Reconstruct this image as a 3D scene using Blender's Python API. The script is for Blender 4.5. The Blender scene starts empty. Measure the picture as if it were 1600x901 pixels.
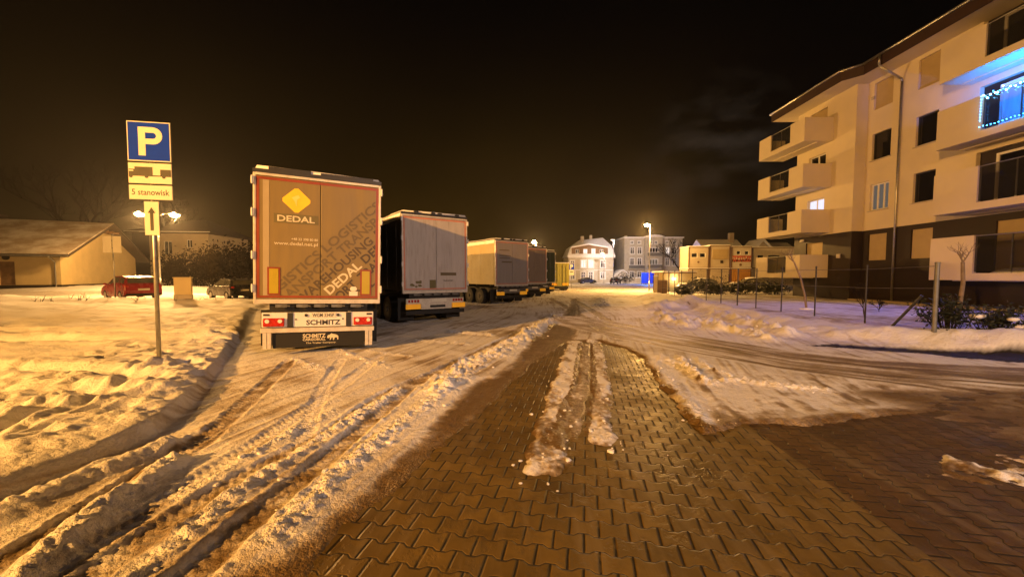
import bpy, bmesh, math, random
import numpy as np
from mathutils import Matrix, Vector
random.seed(7)
rng = np.random.default_rng(11)
PI = math.pi
R = math.radians
scene = bpy.context.scene
COL = scene.collection

# ------------------------------------------------------------------ materials
class NT:
    """small wrapper: node socket arithmetic"""
    def __init__(s, tree): s.t = tree
    def n(s, typ, **kw):
        nd = s.t.nodes.new(typ)
        for k, v in kw.items(): setattr(nd, k, v)
        return nd
    def link(s, a, b): s.t.links.new(a, b)
    def m(s, op, a, b=None, c=None, clamp=False):
        nd = s.t.nodes.new('ShaderNodeMath'); nd.operation = op; nd.use_clamp = clamp
        for i, x in enumerate((a, b, c)):
            if x is None: continue
            if isinstance(x, (int, float)): nd.inputs[i].default_value = x
            else: s.t.links.new(x, nd.inputs[i])
        return nd.outputs[0]
    def mix(s, f, a, b):
        nd = s.t.nodes.new('ShaderNodeMix'); nd.data_type = 'RGBA'
        for i, x in ((0, f), (6, a), (7, b)):
            if isinstance(x, (int, float)): nd.inputs[i].default_value = x
            elif isinstance(x, tuple): nd.inputs[i].default_value = (x[0], x[1], x[2], 1)
            else: s.t.links.new(x, nd.inputs[i])
        return nd.outputs[2]
    def noise(s, vec, scale, detail=4, rough=.55):
        nd = s.n('ShaderNodeTexNoise'); nd.inputs['Scale'].default_value = scale
        nd.inputs['Detail'].default_value = detail; nd.inputs['Roughness'].default_value = rough
        if vec is not None: s.link(vec, nd.inputs['Vector'])
        return nd.outputs['Fac']
    def ramp(s, f, lo, hi):
        nd = s.n('ShaderNodeMapRange'); s.link(f, nd.inputs[0])
        nd.inputs[1].default_value = lo; nd.inputs[2].default_value = hi
        return nd.outputs[0]

def new_mat(name):
    m = bpy.data.materials.new(name); m.use_nodes = True
    return m, NT(m.node_tree), m.node_tree.nodes['Principled BSDF']

MATS = {}
def mat(name, col, rough=.6, metal=0., var=.15, scale=3., bump=0., bscale=40., dirt=None, dirt_amt=.5, streak=False, spec=.5, emit=None, est=0.):
    """procedural paint / plaster / metal: base colour broken up by noise, optional dirt and bump"""
    if name in MATS: return MATS[name]
    m, T, b = new_mat(name)
    tc = T.n('ShaderNodeTexCoord').outputs['Object']
    vec = tc
    if streak:
        mp = T.n('ShaderNodeMapping'); T.link(tc, mp.inputs[0]); mp.inputs['Scale'].default_value = (3, 3, .35); vec = mp.outputs[0]
    f = T.noise(vec, scale, 5)
    f2 = T.ramp(f, .3, .7)
    lo = tuple(c * (1 - var) for c in col); hi = tuple(min(1, c * (1 + var)) for c in col)
    c = T.mix(f2, lo, hi)
    if dirt:
        g = T.ramp(T.noise(vec, scale * 2.3, 6, .65), .5, .75)
        c = T.mix(T.m('MULTIPLY', g, dirt_amt), c, dirt)
    T.link(c, b.inputs['Base Color'])
    T.link(T.m('ADD', T.m('MULTIPLY', f2, .15), rough - .07, clamp=True), b.inputs['Roughness'])
    b.inputs['Metallic'].default_value = metal
    b.inputs['Specular IOR Level'].default_value = spec
    if bump:
        bp = T.n('ShaderNodeBump'); bp.inputs['Strength'].default_value = bump; bp.inputs['Distance'].default_value = .01
        T.link(T.noise(tc, bscale, 4), bp.inputs['Height']); T.link(bp.outputs[0], b.inputs['Normal'])
    if emit:
        b.inputs['Emission Color'].default_value = (*emit, 1); b.inputs['Emission Strength'].default_value = est
    MATS[name] = m
    return m

def lamp_mat(name, col, strength):
    if name in MATS: return MATS[name]
    m = bpy.data.materials.new(name); m.use_nodes = True
    t = m.node_tree; t.nodes.clear()
    e = t.nodes.new('ShaderNodeEmission'); e.inputs[0].default_value = (*col, 1); e.inputs[1].default_value = strength
    o = t.nodes.new('ShaderNodeOutputMaterial'); t.links.new(e.outputs[0], o.inputs[0])
    MATS[name] = m
    return m

def glass_mat(name, col=(.02, .022, .025), alpha=.35, rough=.06):
    """see-through balcony glass: half transparent, half glossy dark"""
    if name in MATS: return MATS[name]
    m, T, b = new_mat(name)
    b.inputs['Base Color'].default_value = (*col, 1); b.inputs['Roughness'].default_value = rough
    b.inputs['Alpha'].default_value = alpha
    MATS[name] = m
    return m

M_ = dict(
 white_paint=mat('white_paint', (.72, .71, .69), .5, var=.06),
 plaster=mat('white_plaster', (.66, .59, .44), .85, var=.05, scale=.8, bump=.15, bscale=60, dirt=(.52, .47, .38), dirt_amt=.22),
 plaster_cream=mat('cream_plaster', (.58, .47, .25), .85, var=.08, scale=1.2, bump=.15),
 plaster_beige=mat('beige_plaster', (.42, .36, .27), .9, var=.1, scale=1.),
 plaster_grey=mat('grey_plaster', (.50, .46, .38), .9, var=.12, scale=.7, dirt=(.25, .22, .18), dirt_amt=.5),
 brown_panel=mat('dark_brown_facade', (.022, .014, .009), .55, var=.25, scale=2),
 fascia=mat('dark_red_brown_board', (.03, .012, .009), .6, var=.2),
 shutter=mat('beige_shutter', (.42, .33, .18), .6, var=.06),
 frame_white=mat('white_window_frame', (.75, .75, .75), .4, var=.03),
 curtain_white=mat('white_net_curtain', (.70, .70, .72), .9, var=.12, scale=6, streak=True),
 glass_dark=mat('dark_window_glass', (.012, .012, .014), .08, var=.3, spec=.6),
 steel=mat('galvanised_steel', (.42, .42, .41), .38, metal=.9, var=.15, scale=8),
 steel_dull=mat('dull_steel', (.20, .20, .19), .5, metal=.6, var=.2, scale=6),
 dark_metal=mat('dark_painted_metal', (.025, .025, .027), .5, var=.3),
 rubber=mat('tyre_rubber', (.011, .011, .011), .8, var=.3),
 chassis=mat('truck_chassis_black', (.012, .011, .010), .7, var=.4),
 snow=mat('settled_snow', (.80, .81, .84), .6, var=.05, scale=5, bump=.5, bscale=18),
 wood=mat('weathered_wood', (.20, .12, .06), .75, var=.3, scale=4, bump=.3),
 bark=mat('bark', (.030, .022, .015), .9, var=.3, scale=10, bump=.5),
 bark_pale=mat('pale_bark', (.20, .15, .10), .85, var=.25, scale=10, bump=.4),
 twig=mat('dark_twigs', (.022, .016, .010), .9, var=.3, spec=.1),
 leaf_dark=mat('dark_evergreen_leaf', (.020, .026, .013), .6, var=.4, scale=9),
 leaf_dry=mat('dry_brown_leaf', (.010, .007, .003), .9, var=.4, scale=9, spec=.04),
 roof_dark=mat('dark_roof_tiles', (.06, .045, .035), .8, var=.25, scale=4),
 sodium=lamp_mat('sodium_lamp_glow', (1, .66, .28), 34.),
 sodium_bright=lamp_mat('bright_sodium_lamp_glow', (1, .74, .38), 140.),
 sodium_far=lamp_mat('far_sodium_lamp_glow', (1, .72, .36), 30.),
 white_lit=lamp_mat('lit_room_white', (.83, .80, 1.0), 1.15),
 warm_lit=lamp_mat('lit_room_pale', (1., .88, .80), 1.3),
 curtain_lit=lamp_mat('dim_lit_curtain', (.60, .50, .40), .20),
 tail_red=mat('red_lamp_lens', (.42, .02, .012), .25, var=.15, scale=20),
 amber=mat('glowing_amber_reflector', (.95, .42, .03), .3, var=.1, emit=(1, .42, .02), est=.25),  # faint emission stands in for the light these reflectors catch
 black_print=mat('black_print', (.02, .02, .02), .6, var=.1),
 sign_white=mat('sign_white', (.74, .72, .66), .7, var=.03, spec=.15),
 sign_blue=mat('sign_blue', (.012, .05, .62), .75, var=.05, spec=.05),
 steel_dark=mat('dirty_dark_steel', (.03, .027, .025), .6, metal=.4, var=.3, scale=6),
 sign_grey=mat('sign_back_grey', (.32, .32, .32), .5, var=.1),
)

# ------------------------------------------------------------------ mesh builder
class MB:
    def __init__(s): s.v = []; s.f = []; s.M = None
    def pts(s, P):
        b = len(s.v)
        for p in P:
            s.v.append(tuple(s.M @ Vector(p)) if s.M is not None else tuple(p))
        return b
    def add(s, P, F):
        b = s.pts(P); s.f += [tuple(i + b for i in f) for f in F]; return s
    def box(s, x0, y0, z0, x1, y1, z1):
        P = [(x, y, z) for z in (z0, z1) for y in (y0, y1) for x in (x0, x1)]
        return s.add(P, [(0, 2, 3, 1), (4, 5, 7, 6), (0, 1, 5, 4), (2, 6, 7, 3), (0, 4, 6, 2), (1, 3, 7, 5)])
    def quad(s, *P): return s.add(P, [tuple(range(len(P)))])
    def cyl(s, a, b, r0, r1=None, n=10, caps=True):
        r1 = r0 if r1 is None else r1
        a, b = Vector(a), Vector(b); d = (b - a).normalized()
        u = d.orthogonal().normalized(); w = d.cross(u)
        P = []
        for c, r in ((a, r0), (b, r1)):
            for i in range(n):
                t = 2 * PI * i / n; P.append(c + (u * math.cos(t) + w * math.sin(t)) * r)
        F = [(i, (i + 1) % n, n + (i + 1) % n, n + i) for i in range(n)]
        if caps: F += [tuple(range(n - 1, -1, -1)), tuple(range(n, 2 * n))]
        return s.add(P, F)
    def path(s, P, r, n=8):
        for a, b in zip(P, P[1:]): s.cyl(a, b, r, r, n)
        return s
    def prism(s, poly, f, c0, c1):
        """poly of (a,b), f(a,b,c) -> xyz"""
        n = len(poly)
        P = [f(a, b, c0) for a, b in poly] + [f(a, b, c1) for a, b in poly]
        return s.add(P, [tuple(range(n - 1, -1, -1)), tuple(range(n, 2 * n))] + [(i, (i + 1) % n, n + (i + 1) % n, n + i) for i in range(n)])
    def loft(s, rings, caps=True):
        n = len(rings[0]); P = [p for r in rings for p in r]; F = []
        for k in range(len(rings) - 1):
            F += [(k * n + i, k * n + (i + 1) % n, (k + 1) * n + (i + 1) % n, (k + 1) * n + i) for i in range(n)]
        if caps: F += [tuple(range(n - 1, -1, -1)), tuple(range((len(rings) - 1) * n, len(rings) * n))]
        return s.add(P, F)
    def sphere(s, c, r, sx=1, sy=1, sz=1, n=8, m=6, jit=0):
        rings = []
        for k in range(1, m):
            t = PI * k / m
            rings.append([(c[0] + sx * r * math.sin(t) * math.cos(2 * PI * i / n) * (1 + jit * (random.random() - .5)),
                           c[1] + sy * r * math.sin(t) * math.sin(2 * PI * i / n) * (1 + jit * (random.random() - .5)),
                           c[2] + sz * r * math.cos(t)) for i in range(n)])
        return s.loft(rings)
    def mesh(s, name, m, smooth=False):
        me = bpy.data.meshes.new(name); me.from_pydata(s.v, [], s.f); me.update()
        bm = bmesh.new(); bm.from_mesh(me); bmesh.ops.recalc_face_normals(bm, faces=bm.faces); bm.to_mesh(me); bm.free()
        if smooth:
            for p in me.polygons: p.use_smooth = True
        if m: me.materials.append(M_[m] if isinstance(m, str) else m)
        return me
    def islands(s):
        r = list(range(len(s.v)))
        def find(a):
            while r[a] != a: r[a] = r[r[a]]; a = r[a]
            return a
        for f in s.f:
            a = find(f[0])
            for i in f[1:]: r[find(i)] = a
        g = {}
        for f in s.f: g.setdefault(find(f[0]), []).append(f)
        out = []
        for fs in g.values():
            ix = sorted({i for f in fs for i in f}); mp = {i: k for k, i in enumerate(ix)}
            b = MB(); b.v = [s.v[i] for i in ix]; b.f = [tuple(mp[i] for i in f) for f in fs]; out.append(b)
        return out
    def each(s, name, m, parent=None, smooth=False, bevel=0):
        """every separate piece as an object of its own"""
        return [b.build(name, m, parent, smooth, bevel) for b in s.islands()]
    def build(s, name, m, parent=None, smooth=False, bevel=0):
        o = bpy.data.objects.new(name, s.mesh(name, m, smooth)); COL.objects.link(o)
        if parent is not None: o.parent = parent
        if bevel:
            b = o.modifiers.new('bevel', 'BEVEL'); b.width = bevel; b.segments = 2; b.limit_method = 'ANGLE'
        return o

def thing(name, label, cat, loc=(0, 0, 0), rz=0, group=None):
    o = bpy.data.objects.new(name, None); COL.objects.link(o)
    o.location = loc; o.rotation_euler = (0, 0, rz); o.empty_display_size = .2
    o['label'] = label; o['category'] = cat
    if group: o['group'] = group
    return o
def tag(o, label, cat, group=None):
    o['label'] = label; o['category'] = cat
    if group: o['group'] = group
    return o
def struct(o):
    o['kind'] = 'structure'; return o
def kids(o): return [c for c in COL.objects if c.parent == o]
def dup(root, loc, rz=0, label=None, group=None, scale=None):
    r = root.copy(); COL.objects.link(r); r.location = loc; r.rotation_euler = (0, 0, rz)
    if scale: r.scale = (scale,) * 3 if isinstance(scale, (int, float)) else scale
    if label: r['label'] = label
    if group: r['group'] = group
    for ch in kids(root):
        c = ch.copy(); COL.objects.link(c); c.parent = r
        for g in kids(ch):
            d = g.copy(); COL.objects.link(d); d.parent = c
    return r

_txt = {}
def text_geo(s, bold=0.):
    """built-in font outline as (verts, faces) with cap height 1, starting at x=0"""
    k = (s, bold)
    if k not in _txt:
        cu = bpy.data.curves.new('lettering', 'FONT'); cu.body = s; cu.size = 1.; cu.offset = bold; cu.resolution_u = 3
        o = bpy.data.objects.new('lettering', cu); COL.objects.link(o)
        dg = bpy.context.evaluated_depsgraph_get(); dg.update()
        me = bpy.data.meshes.new_from_object(o.evaluated_get(dg))
        V = np.array([v.co[:] for v in me.vertices]) if len(me.vertices) else np.zeros((1, 3)); F = [tuple(p.vertices) for p in me.polygons]
        V[:, 0] -= V[:, 0].min(); V /= .69
        bpy.data.objects.remove(o); bpy.data.meshes.remove(me); bpy.data.curves.remove(cu)
        _txt[k] = (V, F)
    return _txt[k]
def add_text(mb, s, f, h, x=0., y=0., width=None, align='l', bold=.012, rot=0., clip=None):
    """lettering laid with f(a,b)->xyz; h = cap height; clip=(a0,b0,a1,b1) cuts it at a panel's edges"""
    V, F = text_geo(s, bold); w = V[:, 0].max() * h
    sx = h if width is None else h * width / w
    w = width or w
    x0 = x - (w / 2 if align == 'c' else w if align == 'r' else 0)
    A = V[:, 0] * sx; B = V[:, 1] * h
    if rot:
        c, sn = math.cos(rot), math.sin(rot); A, B = A * c - B * sn, A * sn + B * c
    A = A + x0; B = B + y
    if clip:
        bm = bmesh.new(); vs = [bm.verts.new((a, b, 0)) for a, b in zip(A, B)]
        for q in F:
            try: bm.faces.new([vs[i] for i in q])
            except ValueError: pass
        for co, no in (((clip[0], 0, 0), (-1, 0, 0)), ((clip[2], 0, 0), (1, 0, 0)), ((0, clip[1], 0), (0, -1, 0)), ((0, clip[3], 0), (0, 1, 0))):
            bmesh.ops.bisect_plane(bm, geom=bm.verts[:] + bm.edges[:] + bm.faces[:], plane_co=co, plane_no=no, clear_outer=True)
        bm.verts.index_update()
        P = [f(v.co.x, v.co.y) for v in bm.verts]; Q = [tuple(v.index for v in q.verts) for q in bm.faces]; bm.free()
    else:
        P = [f(a, b) for a, b in zip(A, B)]; Q = F
    mb.add(P, Q)

# walls with openings -------------------------------------------------------
def facade(mb, O, U, V, N, w, h, holes, depth=.18):
    """a wall face from corner O along unit vectors U (length w) and V (height h); rectangular holes (a0,b0,a1,b1) get reveals"""
    O, U, V, N = map(Vector, (O, U, V, N))
    xs = sorted({0, w, *[q[0] for q in holes], *[q[2] for q in holes]}); ys = sorted({0, h, *[q[1] for q in holes], *[q[3] for q in holes]})
    P = lambda a, b, d=0: O + U * a + V * b - N * d
    for x0, x1 in zip(xs, xs[1:]):
        for y0, y1 in zip(ys, ys[1:]):
            cx, cy = (x0 + x1) / 2, (y0 + y1) / 2
            if any(q[0] < cx < q[2] and q[1] < cy < q[3] for q in holes): continue
            mb.quad(P(x0, y0), P(x1, y0), P(x1, y1), P(x0, y1))
    for a0, b0, a1, b1 in holes:
        mb.quad(P(a0, b0), P(a0, b1), P(a0, b1, depth), P(a0, b0, depth)); mb.quad(P(a1, b0), P(a1, b0, depth), P(a1, b1, depth), P(a1, b1))
        mb.quad(P(a0, b0), P(a0, b0, depth), P(a1, b0, depth), P(a1, b0)); mb.quad(P(a0, b1), P(a1, b1), P(a1, b1, depth), P(a0, b1, depth))
def slab(mb, O, U, V, N, a0, b0, a1, b1, d0, d1):
    """box on a wall's own axes, from depth d0 to d1 along the outward normal"""
    O, U, V, N = map(Vector, (O, U, V, N))
    P = [O + U * a + V * b + N * d for d in (d0, d1) for b in (b0, b1) for a in (a0, a1)]
    mb.add(P, [(0, 2, 3, 1), (4, 5, 7, 6), (0, 1, 5, 4), (2, 6, 7, 3), (0, 4, 6, 2), (1, 3, 7, 5)])
def window(parent, ax, hole, pane='glass_dark', frame='frame_white', depth=.18, mull=1, fw=.07, sill=None, trans=False, trim=0):
    a0, b0, a1, b1 = hole; m = MB(); d0, d1 = -depth + .005, -depth + .065
    slab(m, *ax, a0 + .002, b0 + .002, a0 + fw, b1 - .002, d0, d1); slab(m, *ax, a1 - fw, b0 + .002, a1 - .002, b1 - .002, d0, d1)
    slab(m, *ax, a0 + fw, b0 + .002, a1 - fw, b0 + fw, d0, d1); slab(m, *ax, a0 + fw, b1 - fw, a1 - fw, b1 - .002, d0, d1)
    for k in range(1, mull + 1):
        c = a0 + (a1 - a0) * k / (mull + 1); slab(m, *ax, c - fw * .6, b0 + fw, c + fw * .6, b1 - fw, d0, d1 - .004)
    if trans: slab(m, *ax, a0 + fw, b1 - (b1 - b0) * .3 - fw / 2, a1 - fw, b1 - (b1 - b0) * .3 + fw / 2, d0, d1 - .008)
    if trim:
        slab(m, *ax, a0 - trim, b0 - trim, a0 - .003, b1 + trim, .003, .05); slab(m, *ax, a1 + .003, b0 - trim, a1 + trim, b1 + trim, .003, .05)
        slab(m, *ax, a0 - .003, b1 + .003, a1 + .003, b1 + trim, .003, .06); slab(m, *ax, a0 - .003, b0 - trim, a1 + .003, b0 - .003, .003, .08)
    w = m.build('window', frame, parent)
    p = MB(); slab(p, *ax, a0 + .01, b0 + .01, a1 - .01, b1 - .01, -depth - .02, -depth + .02); p.build('pane', pane, w)
    if sill:
        q = MB(); slab(q, *ax, a0 - .06, b0 - .05, a1 + .06, b0 - .004, .004, .09); q.build('sill', 'plaster_grey', w)
    return w
def shutter(parent, ax, hole, depth=.12, m='shutter'):
    p = MB(); slab(p, *ax, hole[0] + .003, hole[1] + .003, hole[2] - .003, hole[3] - .003, -depth - .05, -depth); return p.build('roller_shutter', m, parent)
# ------------------------------------------------------------------ ground
def S(t): t = np.clip(t, 0, 1); return t * t * (3 - 2 * t)
_perm = rng.random((256, 256))
def vnoise(x, y):
    xi = np.floor(x).astype(int); yi = np.floor(y).astype(int); fx = x - xi; fy = y - yi
    fx = fx * fx * (3 - 2 * fx); fy = fy * fy * (3 - 2 * fy)
    g = lambda a, b: _perm[a & 255, b & 255]
    return (g(xi, yi) * (1 - fx) + g(xi + 1, yi) * fx) * (1 - fy) + (g(xi, yi + 1) * (1 - fx) + g(xi + 1, yi + 1) * fx) * fy - .5
def fbm(x, y, oct=4, gain=.5):
    r = np.zeros_like(x); a = 1.; f = 1.
    for k in range(oct): r += a * vnoise(x * f + 17.3 * k, y * f - 9.1 * k); a *= gain; f *= 2.03
    return r
def dline(x, y, L):
    """distance to a polyline, arc length along it, signed side (left +)"""
    best = np.full_like(x, 1e9); arc = np.zeros_like(x); sgn = np.ones_like(x); s0 = 0.
    for (ax, ay), (bx, by) in zip(L, L[1:]):
        dx, dy = bx - ax, by - ay; l = math.hypot(dx, dy)
        t = np.clip(((x - ax) * dx + (y - ay) * dy) / (l * l), 0, 1)
        d = np.hypot(x - ax - t * dx, y - ay - t * dy); k = d < best
        best = np.where(k, d, best); arc = np.where(k, s0 + t * l, arc)
        sgn = np.where(k, np.sign(dx * (y - ay) - dy * (x - ax)), sgn); s0 += l
    return best, arc, sgn
def sdpoly(x, y, P):
    """signed distance to a polygon, negative inside"""
    d, _, _ = dline(x, y, P + [P[0]]); ins = np.zeros(x.shape, bool)
    for (ax, ay), (bx, by) in zip(P, P[1:] + [P[0]]):
        if ay == by: continue
        c = ((ay > y) != (by > y)) & (x < (bx - ax) * (y - ay) / (by - ay) + ax); ins ^= c
    return np.where(ins, -d, d)
def axis(lo, hi, step, far_lo, far_hi, grow=1.045):
    a = list(np.arange(lo, hi + 1e-6, step)); s = step
    while a[-1] < far_hi: s *= grow; a.append(a[-1] + s)
    s = step
    while a[0] > far_lo: s *= grow; a.insert(0, a[0] - s)
    return np.array(a)

KERB = [(-20, 34), (-12.46, 18.26), (-7.7, 10.85), (-5.5, 7.18), (-4.6, 5.64), (-4.25, 4.97), (-3.98, 4.26), (-3.94, 3.68), (-4.0, 3.36), (-4.07, 2.97), (-4.2, 2.4), (-5.5, -4)]
SLUSH = [(-5, -4), (-2.15, 1.9), (-1.69, 2.27), (-1.45, 2.56), (-1.28, 3.1), (-1.2, 3.66), (-1.04, 4.09), (-.95, 5.09), (-.64, 6.32), (-.13, 7.43), (.55, 10.85), (2.1, 16.5), (3.3, 22.5), (4.6, 30), (5.1, 30), (4.0, 22.5), (3.1, 16.5), (2.4, 13.2), (1.65, 10.3), (2, -4)]
CLEAR = [(-4, -4), (-1.6, 2.0), (-1.28, 2.24), (-1.14, 2.77), (-.9, 3.3), (-.7, 4.09), (-.34, 5.09), (.39, 7.7), (1.15, 9.6), (1.5, 10.4), (2.45, 10.5), (2.8, 9.6), (2.9, 8.3), (2.55, 6.72), (2.29, 5.09), (2.17, 4.3), (2.86, 4.66), (3.59, 4.6), (4.61, 4.85), (5.52, 5.09), (7.43, 5.49), (14, 6.2), (14, -4)]
ISL_A = [(1.72, 10.4), (1.06, 7.18), (.62, 5.09), (.37, 3.93), (.27, 3.3)]
ISL_B = [(2.28, 10.4), (1.47, 6.32), (1.08, 4.64), (.89, 3.9)]
BETWEEN = [(1.95, 10.0), (1.2, 6.32), (.8, 4.85), (.6, 4.0)]
SIDE = [(2.2, 16), (3.3, 13.2), (4.05, 11.4), (4.96, 9.6), (5.92, 8.0), (7.02, 7.1), (8.29, 6.5), (14, 5)]
BANDLOW = [(7.3, 9.85), (8.23, 9.3), (9.37, 8.65), (10.37, 7.8), (14, 5.6)]
def ridge_list():
    # polyline, half width, height, lumpiness
    return [
     ([(-3.58, 3.9), (-3.62, 3.59), (-3.7, 3.33), (-3.72, 2.97), (-3.75, 2.73), (-3.85, 2.3), (-4.2, 1)], .11, .20, .25),
     ([(-3.2, 3.5), (-3.07, 3.01), (-3.0, 2.73), (-2.93, 2.46), (-2.84, 2.22), (-2.7, 1.7)], .11, .21, .5),
     ([(-1.74, 5.89), (-1.96, 4.81), (-2.09, 4.09), (-2.18, 3.36), (-2.22, 2.8), (-2.2, 2.2), (-2.2, 1)], .10, .085, 1.1),
     ([(-2.36, 4.97), (-2.51, 4.09), (-2.61, 3.47), (-2.66, 3.0)], .07, .045, 1.2),
     ([(-1.0, 5.89), (-1.29, 4.74), (-1.43, 4.01), (-1.54, 3.47), (-1.55, 3.06), (-1.62, 2.5)], .13, .07, 1.2),
     ([(1.17, 13.97), (-.16, 9.41), (-.97, 7.18), (-1.11, 5.96)], .30, .10, 1.3),
     ([(1.9, 17.5), (1.0, 13.0), (.3, 10.6)], .3, .07, 1.2),
     ([(-4.61, 8.0), (-3.46, 7.0)], .14, .06, 1.),
     ([(-4.3, 9.2), (-3.3, 8.2), (-2.4, 7.3)], .10, .05, 1.1),
     ([(-3.4, 9.0), (-2.2, 8.3)], .08, .05, 1.1),
     ([(-2.6, 10.4), (-1.2, 9.9)], .12, .06, 1.1),
     ([(-2.0, 12.1), (-.6, 11.3)], .10, .06, 1.1),
     ([(3.07, 8.3), (2.62, 6.2), (2.42, 5.0), (2.3, 4.44)], .12, .035, 1.2),
     ([(3.25, 8.3), (3.33, 7.18), (3.31, 6.32), (3.85, 6.51), (4.3, 6.13), (4.9, 5.9)], .14, .085, 1.1),
     ([(3.63, 8.3), (3.35, 7.2), (3.2, 6.4)], .10, .10, .9),
     ([(3.95, 8.1), (3.75, 7.3), (3.9, 6.9)], .09, .08, .9),
     ([(7.95, 20.5), (9.4, 21.3)], .9, .42, .8),
     ([(5.72, 14.7), (6.12, 13.5), (7.2, 14.0), (6.75, 12.3)], .38, .24, 1.0),
     ([(6.4, 17.0), (7.3, 16.0)], .5, .2, 1.),
     ([(6.85, 12.1), (7.06, 11.07), (7.0, 10.4)], .3, .2, 1.0),
     ([(9.0, 16.83), (8.37, 12.8), (8.1, 11.43)], .38, .26, .9),
     ([(5.4, 22.5), (6.8, 29)], .5, .16, 1.),
     ([(11, 30), (10.3, 24.5), (9.75, 16.8), (9.3, 12.4), (9.3, 10.9), (10.2, 10.0), (11.3, 9.2), (14, 7.2)], .5, .22, .4),
    ]
TRACKS = [  # polyline, half width, depth
 ([(.94, 13.97), (-.63, 9.41), (-1.62, 6.13), (-1.76, 4.44), (-1.82, 3.36), (-1.88, 2.73), (-1.9, 2.24), (-1.95, 1)], .13, .05),
 ([(-1.0, 8.0), (-1.91, 5.64), (-2.05, 4.26), (-2.34, 3.41), (-2.45, 2.84), (-2.48, 2.27), (-2.5, 1)], .13, .035),
 ([(-3.5, 4.6), (-3.3, 3.4), (-3.2, 2.7), (-3.1, 2.0), (-3.0, 1)], .11, .06),
 ([(-4.6, 7.9), (-3.75, 5.4), (-3.3, 4.0), (-3.2, 3.0)], .13, .018),
 ([(-2.9, 8.2), (-2.75, 6.0), (-2.7, 4.0), (-2.75, 2.0)], .12, .014),
 ([(-3.6, 8.0), (-3.0, 6.0), (-2.2, 3.9)], .10, .012),
 ([(3.0, 30), (3.1, 20), (3.0, 13.8), (2.95, 10.6)], .2, .03),
 ([(4.6, 30), (4.1, 20), (3.7, 14)], .2, .025),
]
def terrain(x, y):
    d, _, s = dline(x, y, KERB); dk = d * -s           # + on the lawn
    T = .135 * S(dk / .16 + .15) + .30 * S((dk - 3) / 15)
    T += .42 * S((y - 27) / 8) * S((-x - 24) / 9)
    T += .34 * S((x - 8.9 - .9 * np.maximum(0, 10.5 - y)) / 1.8) * S((36 - y) / 8)
    T -= .012 * np.maximum(0, 2 - y) * 0
    return T, dk
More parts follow.
